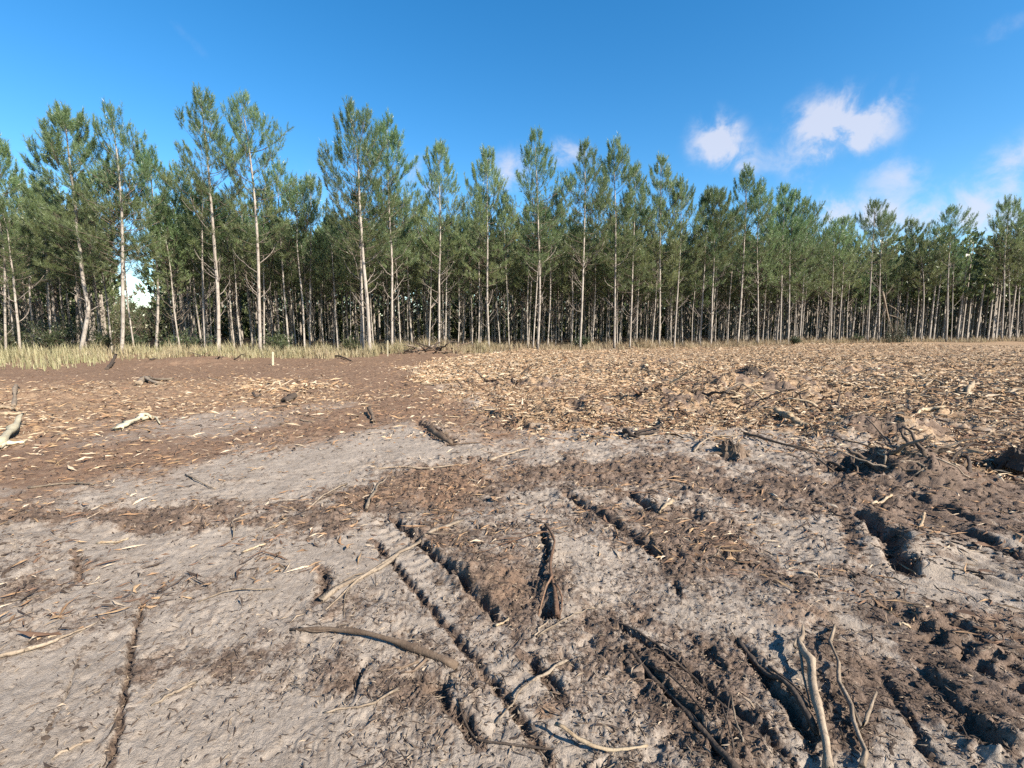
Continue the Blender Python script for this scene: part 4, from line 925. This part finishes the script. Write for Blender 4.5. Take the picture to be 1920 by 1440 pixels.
S('root', 'frayed dark root running diagonally into the bottom edge', 'root', [(1172, 1222), (1195, 1240), (1240, 1287), (1290, 1343), (1340, 1398), (1385, 1450)], .008, .014, M_DARK, (.01, .02, .025, .02), [([(1215, 1255), (1260, 1290), (1330, 1372)], .005, .004, (.03, .03)), ([(1200, 1240), (1220, 1232), (1245, 1222)], .003, .001, (.03, .03)), ([(1350, 1400), (1362, 1370), (1368, 1336)], .004, .002, (.02, .06)), ([(1375, 1430), (1368, 1390), (1352, 1350)], .004, .002, (.02, .06))], part='rootlet')
S('root', 'thin dark root along the crack above the frayed root', 'root', [(1145, 1160), (1200, 1192), (1270, 1240), (1335, 1295), (1390, 1348)], .005, .006, M_DARK, (.006, .015, .02, .008), [([(1230, 1212), (1265, 1228), (1300, 1262)], .003, .002, (.02, .02))], part='rootlet')
S('twig', 'grey upright twig near the bottom beside the thick torn branch', 'twig', [(1378, 1340), (1384, 1370), (1392, 1402)], .003, .004, M_PALE, (.06, .03, .004))
S('twig', 'pale twig stub on the sand low on the left', 'twig', [(285, 1325), (325, 1303), (364, 1286)], .004, .007, M_PALE, (.004, .012))
S('stick', 'pale bent stick in the middle of the left sand', 'stick', [(372, 1131), (410, 1118), (440, 1113), (512, 1107)], .005, .004, M_PALE, (.005, .02, .006))
S('twig', 'faint pale twig in the bottom left corner', 'twig', [(105, 1425), (140, 1405), (172, 1392)], .004, .005, M_PALE, (.004, .008))
S('wood_chip', 'flat white wood sliver in front of the dark patch on the left', 'wood chip', [(182, 1020), (212, 1018), (240, 1016)], .007, .006, M_BARE, (.006, .008))
S('wood_chip', 'pale split sliver between the white sliver and the forked root', 'wood chip', [(456, 1039), (478, 1033), (497, 1028)], .009, .007, M_BARE, (.006, .014))
S('stick', 'thin pale stick below the slanted straight stick', 'stick', [(496, 1000), (518, 992), (539, 983)], .007, .005, M_PALE, (.006, .012))
S('twig', 'small angled twig standing left of the thin pale stick', 'twig', [(437, 1015), (439, 1000), (440, 990), (456, 988)], .005, .004, M_PALE, (.004, .05, .05))
S('stick', 'long thin stick lying level across the middle ground', 'stick', [(698, 884), (740, 880), (780, 882), (830, 880), (884, 872)], .010, .007, M_PALE, (.01, .02, .01))
S('stick', 'pale stick ending beside the grey sand patch, right of the long level one', 'stick', [(918, 866), (950, 857), (992, 848)], .014, .012, M_PALE, (.01, .03))
S('twig', 'pale bowed twig on the grey strip at the left', 'twig', [(348, 893), (372, 907), (404, 919)], .009, .005, M_PALE, (.015, .03, .01))
S('stick', 'long light stick lying along the lower border of the reddish band', 'stick', [(55, 917), (90, 913), (130, 911), (176, 917)], .010, .008, M_PALE, (.01, .02))
S('log', 'short dark log beside a clump of torn roots in the middle ground', 'log', [(806, 814), (818, 824), (832, 832), (846, 838)], .034, .030, M_BROWN, (.07, .06, .03), [([(812, 812), (826, 822), (842, 834)], .012, .008, (.12, .09)), ([(846, 838), (868, 837), (900, 834)], .012, .006, (.02, .01))], part='bark_strip')
S('wood_chunk', 'pale torn wood chunk lying at the left edge', 'wood chunk', [(-6, 838), (15, 826), (28, 815), (44, 800)], .075, .03, M_STAKE, (.05, .09, .12, .16), [([(5, 832), (22, 834), (46, 832)], .05, .02, (.04, .02)), ([(10, 826), (-5, 840), (-15, 842)], .05, .03, (.04, .02))], part='splinter', squash=.7)
S('wood_chunk', 'big white splintered slab on the grey patch at the left', 'wood chunk', [(224, 803), (240, 796), (258, 788), (268, 785)], .07, .045, M_STAKE, (.03, .06, .05), [([(266, 788), (280, 785), (300, 794)], .03, .012, (.05, .02)), ([(262, 786), (272, 784), (284, 786)], .04, .025, (.06, .05))], part='splinter', squash=.5)
S('stick', 'upright leaning stub behind the torn chunk at the left edge', 'stick', [(26, 766), (28, 757), (33, 745), (36, 735)], .035, .02, M_PALE, (.03, .08, .12, .16))
S('stick', 'long pale stick with its tip at the left edge', 'stick', [(-5, 780), (20, 779), (48, 776)], .03, .02, M_BARE, (.03, .03))
S('stick', 'pale pole reaching in from the left edge before the upright stub', 'stick', [(-5, 768), (15, 768), (32, 770)], .03, .02, M_BARE, (.03, .03))
S('branch', 'bent branch with a bare knob lying before the dirt mound', 'branch', [(262, 722), (272, 714), (285, 720), (300, 722)], .06, .04, M_PALE, (.04, .1, .05), [([(280, 714), (295, 716), (322, 716)], .05, .04, (.08, .05))], part='side_branch')
S('log', 'dark short stub standing on the brown earth left of the path', 'log', [(535, 757), (542, 755), (553, 750)], .06, .05, M_DARK, (.04, .06, .07), [([(512, 766), (535, 764), (560, 763)], .02, .015, (.02, .02))], part='splinter')
S('stick', 'dark curled stick left of the dark short stub', 'stick', [(475, 741), (481, 746), (489, 743)], .03, .02, M_DARK, (.08, .04, .05))
S('root', 'dark crooked root end poking up from the reddish path', 'root', [(693, 778), (699, 786), (702, 795)], .03, .02, M_BROWN, (.1, .08, .03))
S('root', 'dark hooked root lying near the end of the crooked one', 'root', [(1172, 815), (1180, 822), (1196, 826)], .045, .02, M_DARK, (.06, .08, .03), [([(1190, 823), (1215, 815), (1245, 806)], .02, .012, (.04, .06)), ([(1192, 824), (1222, 820), (1240, 808)], .018, .012, (.03, .05)), ([(1235, 800), (1240, 806), (1246, 813)], .018, .012, (.08, .03))], part='rootlet')
S('branch', 'thin arched pale branch above the torn stump', 'branch', [(1300, 850), (1315, 840), (1335, 833), (1380, 833)], .012, .010, M_PALE, (.012, .06, .09, .09))
S('branch', 'long thin dark branch running right from the torn stump', 'branch', [(1395, 818), (1430, 832), (1470, 843), (1540, 855)], .02, .01, M_BROWN, (.03, .06, .03))
S('wood_chunk', 'white sawn block at the lower border of the chips', 'wood chunk', [(1455, 786), (1466, 789), (1478, 793)], .06, .06, M_BARE, (.06, .06))
S('wood_chunk', 'pale block just right of the white sawn block', 'wood chunk', [(1488, 803), (1500, 806), (1514, 808)], .05, .045, M_BARE, (.05, .04))
S('wood_chip', 'thick pale chip beside the rut on the middle right', 'wood chip', [(1236, 967), (1248, 962), (1260, 955)], .010, .013, M_BARE, (.01, .03))
S('wood_chip', 'pale sliver lying below the root mound', 'wood chip', [(1634, 948), (1650, 944), (1670, 941)], .012, .010, M_BARE, (.015, .015))
S('wood_chip', 'upright white chip right of the big dark hollow', 'wood chip', [(1724, 993), (1729, 985), (1732, 976)], .012, .010, M_BARE, (.02, .06))
S('wood_chip', 'small pale chip beside the row of lug holes', 'wood chip', [(1688, 1179), (1702, 1177), (1716, 1176)], .006, .005, M_BARE, (.006, .006))
S('twig', 'short pale twig right of the rut, on light sand', 'twig', [(1334, 1045), (1341, 1038), (1350, 1031)], .005, .004, M_PALE, (.004, .02))
S('branch', 'forked pale sticks crossing on the far chips at the right', 'branch', [(1732, 735), (1740, 730), (1748, 725), (1760, 731), (1772, 737)], .03, .025, M_BARE, (.03, .08, .12, .05), [([(1732, 742), (1742, 741), (1748, 744)], .03, .02, (.02, .02))], part='fork')
S('wood_chunk', 'pale upright stub far right on the chips', 'wood chunk', [(1811, 756), (1815, 750), (1820, 744)], .05, .05, M_BARE, (.03, .1, .18))
S('stick', 'dark long stick on the chips at the right', 'stick', [(1610, 723), (1640, 722), (1662, 721)], .04, .03, M_DARK, (.03, .03))
S('stick', 'dark pole lying far back on the chips', 'stick', [(1594, 679), (1605, 678), (1617, 677)], .05, .05, M_DARK, (.05, .05))
S('branch', 'pale flat branch beside the root mound on its far side', 'branch', [(1705, 793), (1725, 787), (1745, 784), (1762, 786)], .02, .03, M_BARE, (.02, .05), [([(1745, 787), (1765, 790), (1785, 782)], .014, .01, (.03, .03))], part='side_branch')
S('branch', 'dark forked branch half sunk in the chips right of the mulch ridge', 'branch', [(1565, 768), (1575, 773), (1585, 778), (1538, 780)], .03, .02, M_DARK, (.06, .04, .04))
S('stick', 'long thin twig at the foot of the grass on the left', 'stick', [(620, 664), (640, 672), (662, 680)], .05, .03, M_BROWN, (.05, .1, .03))
S('stick', 'dark stick beside the dirt mound', 'stick', [(284, 683), (300, 680), (315, 677)], .05, .04, M_DARK, (.05, .05))
S('stick', 'dark pointed root end in front of the see-through pine', 'stick', [(200, 690), (209, 686), (218, 680)], .06, .05, M_DARK, (.03, .15, .35))
S('stick', 'bright crooked dead stick standing before the dark thicket', 'stick', [(76, 662), (74, 657), (72, 652), (65, 648)], .035, .025, M_BARE, (0, .35, .7, .8))

def stump(label, px, py, r, h, m, seed, roots=6, lean=(0, 0), name='stump'):
    rg = np.random.default_rng(seed); x, y = G(px, py); z = gz1(x, y)-.03; t = thing(name, label, 'stump', (x, y, z))
    n, k = 30, 6; g = Geo(); a = np.arange(n)*2*np.pi/n; an = rg.uniform(0, 50)
    jag = h*(.72+.22*gnoise(np.cos(a)*1.1+an, np.sin(a)*1.1)+rg.normal(0, .10, n)); prof = 1+.22*gnoise(np.cos(a)*1.6+an+9, np.sin(a)*1.6)+rg.normal(0, .05, n); V = []
    for j in range(k):
        u = j/(k-1); rad = r*(1.5-.62*u**.5)*prof*(1+rg.normal(0, .05, n)); zz = jag*u+(rg.normal(0, .04*h, n) if 0 < j else 0) if j else np.full(n, -.05)
        V.append(np.stack([rad*np.cos(a)+lean[0]*u, rad*np.sin(a)+lean[1]*u, zz], 1))
    V.append(np.stack([r*.5*np.cos(a)+lean[0], r*.5*np.sin(a)+lean[1], h*(.58+rg.normal(0, .10, n))], 1)); V = np.concatenate(V+[np.array([[lean[0], lean[1], h*.5]])])
    i = np.arange(k)[:, None]*n; j = np.arange(n)[None, :]; q = (j+1) % n; Q = np.stack([i+j, i+q, i+n+q, i+n+j], -1).reshape(-1, 4); T = np.stack([k*n+j[0], k*n+q[0], np.full(n, (k+1)*n)], 1)
    g.add(V, T, Q); obj('torn_wood', g.mesh('torn_wood', [m], False), t)
    for b in range(9):                              # splinters still standing in the torn face
        az = rg.uniform(0, 6.28); q = r*rg.uniform(.3, .95); p = np.array((q*math.cos(az)+lean[0], q*math.sin(az)+lean[1], h*.35)); d = np.array((rg.normal(0, .3), rg.normal(0, .3), 1.))*h*rg.uniform(.35, .75)
        g = Geo(); V, T, Q = tube(np.array([p, p+d*.6, p+d]), [r*.09, r*.06, r*.012], 4, .2, (0, 0), rg); g.add(V, T, Q); obj('splinter', g.mesh('splinter', [M_PALE if b % 3 == 0 else m], False), t)
    for b in range(roots):
        az = b*6.28/roots+rg.normal(0, .3); L = r*rg.uniform(1.4, 3.0); P = branch_curve((r*.8*math.cos(az), r*.8*math.sin(az), h*.25), az, rg.uniform(-.35, .15), rg.uniform(-.6, .0), L, rg, 7, .25)
        bz = gz(P[:, 0]+x, P[:, 1]+y)-z; P[2:, 2] = np.clip(P[2:, 2], bz[2:]-.03, bz[2:]+.06)
        g = Geo(); V, T, Q = tube(P, np.linspace(r*.2, r*.04, 7), 6, .15, (0, r*.1), rg); g.add(V, T, Q); obj('root', g.mesh('root', [m]), t)
stump('torn brown stump casting a black shadow on the grey ground', 1378, 852, .13, .20, M_BROWN, 61, 7, (-.02, .02))
stump('small dark stump poking out of the mulch ridge', 1404, 744, .14, .22, M_DARK, 62, 6)
stump('low torn stump at the left end of the mulch ridge', 1078, 798, .10, .18, M_BROWN, 63, 6)
stump('torn stump buried in chips above the root mound', 1655, 815, .18, .16, M_BROWN, 64, 7)
stump('dark root stub at the right edge above a black hollow', 1925, 882, .16, .18, M_DARK, 65, 6)

def root_clump(label, px, py, n, L, hgt, seed, mats, name='root_clump', cat='root clump', spread=(.3, .3)):
    rg = np.random.default_rng(seed); x, y = G(px, py); z = gz1(x, y); t = thing(name, label, cat, (x, y, z))
    for k in range(n):
        ox, oy = rg.normal(0, spread[0]), rg.normal(0, spread[1]); oz = gz1(x+ox, y+oy)-z
        az = rg.uniform(0, 6.28); P = branch_curve((ox, oy, oz-.03), az, rg.uniform(.15, 1.0)*hgt, rg.uniform(-.7, .6), L*rg.uniform(.4, 1.2), rg, 8, .22)
        bz = gz(P[:, 0]+x, P[:, 1]+y)-z; P[:, 2] = np.maximum(P[:, 2], bz-.01)
        r0 = L*rg.uniform(.016, .055); g = Geo(); V, T, Q = tube(P, np.linspace(r0, r0*.35, 8), 6, .12, (r0, r0*1.5), rg); g.add(V, T, Q)
        obj('root', g.mesh('root', [mats[k % len(mats)]]), t)
root_clump('mound of uprooted tangled roots beside a black hollow', 1690, 882, 48, .60, .8, 71, [M_DARK, M_BROWN, M_PALE, M_BROWN], spread=(.42, .24))
root_clump('tangle of dark roots along the mulch ridge', 1330, 765, 44, .7, .9, 72, [M_DARK, M_BROWN, M_REDBARK, M_BARE], spread=(.9, .25))
root_clump('dark root tangle at the right part of the mulch ridge', 1450, 775, 28, .65, .9, 73, [M_DARK, M_BROWN, M_BARE], spread=(.6, .25))
root_clump('root tangle at the border of the reddish path and the chips', 960, 795, 18, .45, .7, 74, [M_DARK, M_BROWN, M_REDBARK], spread=(.5, .2))
root_clump('torn dark roots heaped along the edge of the chips near the pines', 985, 722, 22, .6, .9, 75, [M_DARK, M_BROWN, M_BARE], spread=(1.0, .4))
root_clump('small clump of dry roots beside the short dark log', 830, 806, 14, .3, 1.0, 76, [M_BROWN, M_PALE], spread=(.14, .1))
root_clump('heap of grey brushwood at the foot of the grass', 795, 663, 36, 1.5, .7, 77, [M_BROWN, M_DARK, M_PALE], name='brushwood_heap', cat='brushwood', spread=(1.1, .35))
root_clump('low clump of roots and bark on the dirt mound', 395, 677, 18, .8, .7, 78, [M_DARK, M_REDBARK], spread=(.7, .3))
root_clump('fine dark roots hanging into the rut on the middle right', 1090, 935, 16, .16, .9, 79, [M_DARK, M_BROWN, M_PALE], spread=(.10, .06))
root_clump('fine rootlets around the deep wheel rut', 830, 1010, 14, .11, .9, 80, [M_DARK, M_BROWN, M_PALE], spread=(.07, .05))
root_clump('thin rootlets scattered around the hollow root', 1040, 1060, 18, .12, .9, 81, [M_DARK, M_BROWN, M_REDBARK], spread=(.10, .10))
root_clump('dark rootlets over the pit below the brown branch', 820, 1290, 12, .08, 1.0, 82, [M_DARK], spread=(.05, .04))
root_clump('roots sticking out beside the big dark hollow', 1725, 1045, 18, .20, .9, 83, [M_DARK, M_BROWN, M_PALE], spread=(.12, .10))
root_clump('dark churned roots at the lower right corner', 1790, 1330, 18, .12, .9, 84, [M_DARK, M_BROWN], spread=(.08, .10))

def stake(px, py, D, ht, label):
    b = at_depth(px, py, D); b[2] = gz1(b[0], b[1])-.1; g = Geo(); w = .028
    V = np.array([(-w, -w, 0), (w, -w, 0), (w, w, 0), (-w, w, 0), (-w, -w, ht), (w, -w, ht), (w, w, ht), (-w, w, ht), (0, 0, ht+.04)]); V[4:, 0] += .03
    g.add(V, T=[(4, 5, 8), (5, 6, 8), (6, 7, 8), (7, 4, 8)], Q=[(0, 1, 5, 4), (1, 2, 6, 5), (2, 3, 7, 6), (3, 0, 4, 7)])
    tag(obj('wooden_stake', g.mesh('wooden_stake', [M_STAKE], False), loc=tuple(b)), label, 'stake', 'marking stakes at the forest edge')
stake(512, 690, 19.5, .62, 'short white stake standing alone on the brown earth before the grass')
stake(727, 668, 26.0, .95, 'taller pale stake in the grass beside the bright-topped pine')

def loose_sticks(n, zone, r0, r1, Lr, rr_, mats, label, group, seed, lim=50, cat='stick', name='stick', thr=.4):
    """countable loose pieces, one object each; a few shapes shared"""
    rg = np.random.default_rng(seed); shapes = []
    for k in range(10):
        L = 1.0; P = np.stack([np.linspace(-.5, .5, 7), np.cumsum(rg.normal(0, .022, 7)), np.cumsum(rg.normal(0, .012, 7))], 1); P -= P.mean(0)
        g = Geo(); q = rg.uniform(.5, 1.2); V, T, Q = tube(P, np.linspace(1, q, 7)*.022*rg.uniform(.7, 1.3), 5, .18, (.03, .06), rg, rg.uniform(.5, 1)); g.add(V, T, Q); shapes.append(g.mesh(name, [mats[k % len(mats)]]))
    c = 0
    while c < n:
        x, y = polar(400, r0, r1, rg, lim); zn = zones(x, y); w = zn[zone]*(1-zn['forest']); z = gz(x, y)
        for i in range(400):
            if c >= n: break
            if w[i] < thr or rg.uniform() > w[i]: continue
            L = rg.uniform(*Lr)*min(1.0, .55+.03*math.hypot(x[i], y[i])) if r1 > 10 else rg.uniform(*Lr)
            o = obj(name, shapes[int(rg.integers(10))], loc=(x[i], y[i], z[i]+.012*L+.01)); o.scale = (L, L*rr_, L*rr_); o.rotation_euler = (0, rg.normal(0, .12), rg.uniform(0, 6.28)); tag(o, label, cat, group); c += 1
loose_sticks(150, 'chip', 7, 26, (.3, .95), 1.1, [M_BARE, M_PALE, M_BARE, M_BROWN, M_REDBARK], 'torn pale stick lying among the straw-coloured wood chips', 'broken sticks among the wood chips', 91)
loose_sticks(60, 'red', 5, 17, (.2, .7), .8, [M_PALE, M_BARE, M_BROWN], 'thin stick lying on the reddish brown earth', 'thin sticks on the reddish earth', 92)
loose_sticks(70, 'hum_shade', 1.9, 5.5, (.05, .16), .7, [M_PALE, M_DARK, M_BROWN, M_DARK], 'small twig lying on the churned grey and dark sand', 'small twigs on the churned sand', 93, cat='twig', name='twig', thr=.25)
print('OBJECTS', len(bpy.data.objects), 'TRIS', sum(len(m.polygons) for m in bpy.data.meshes))
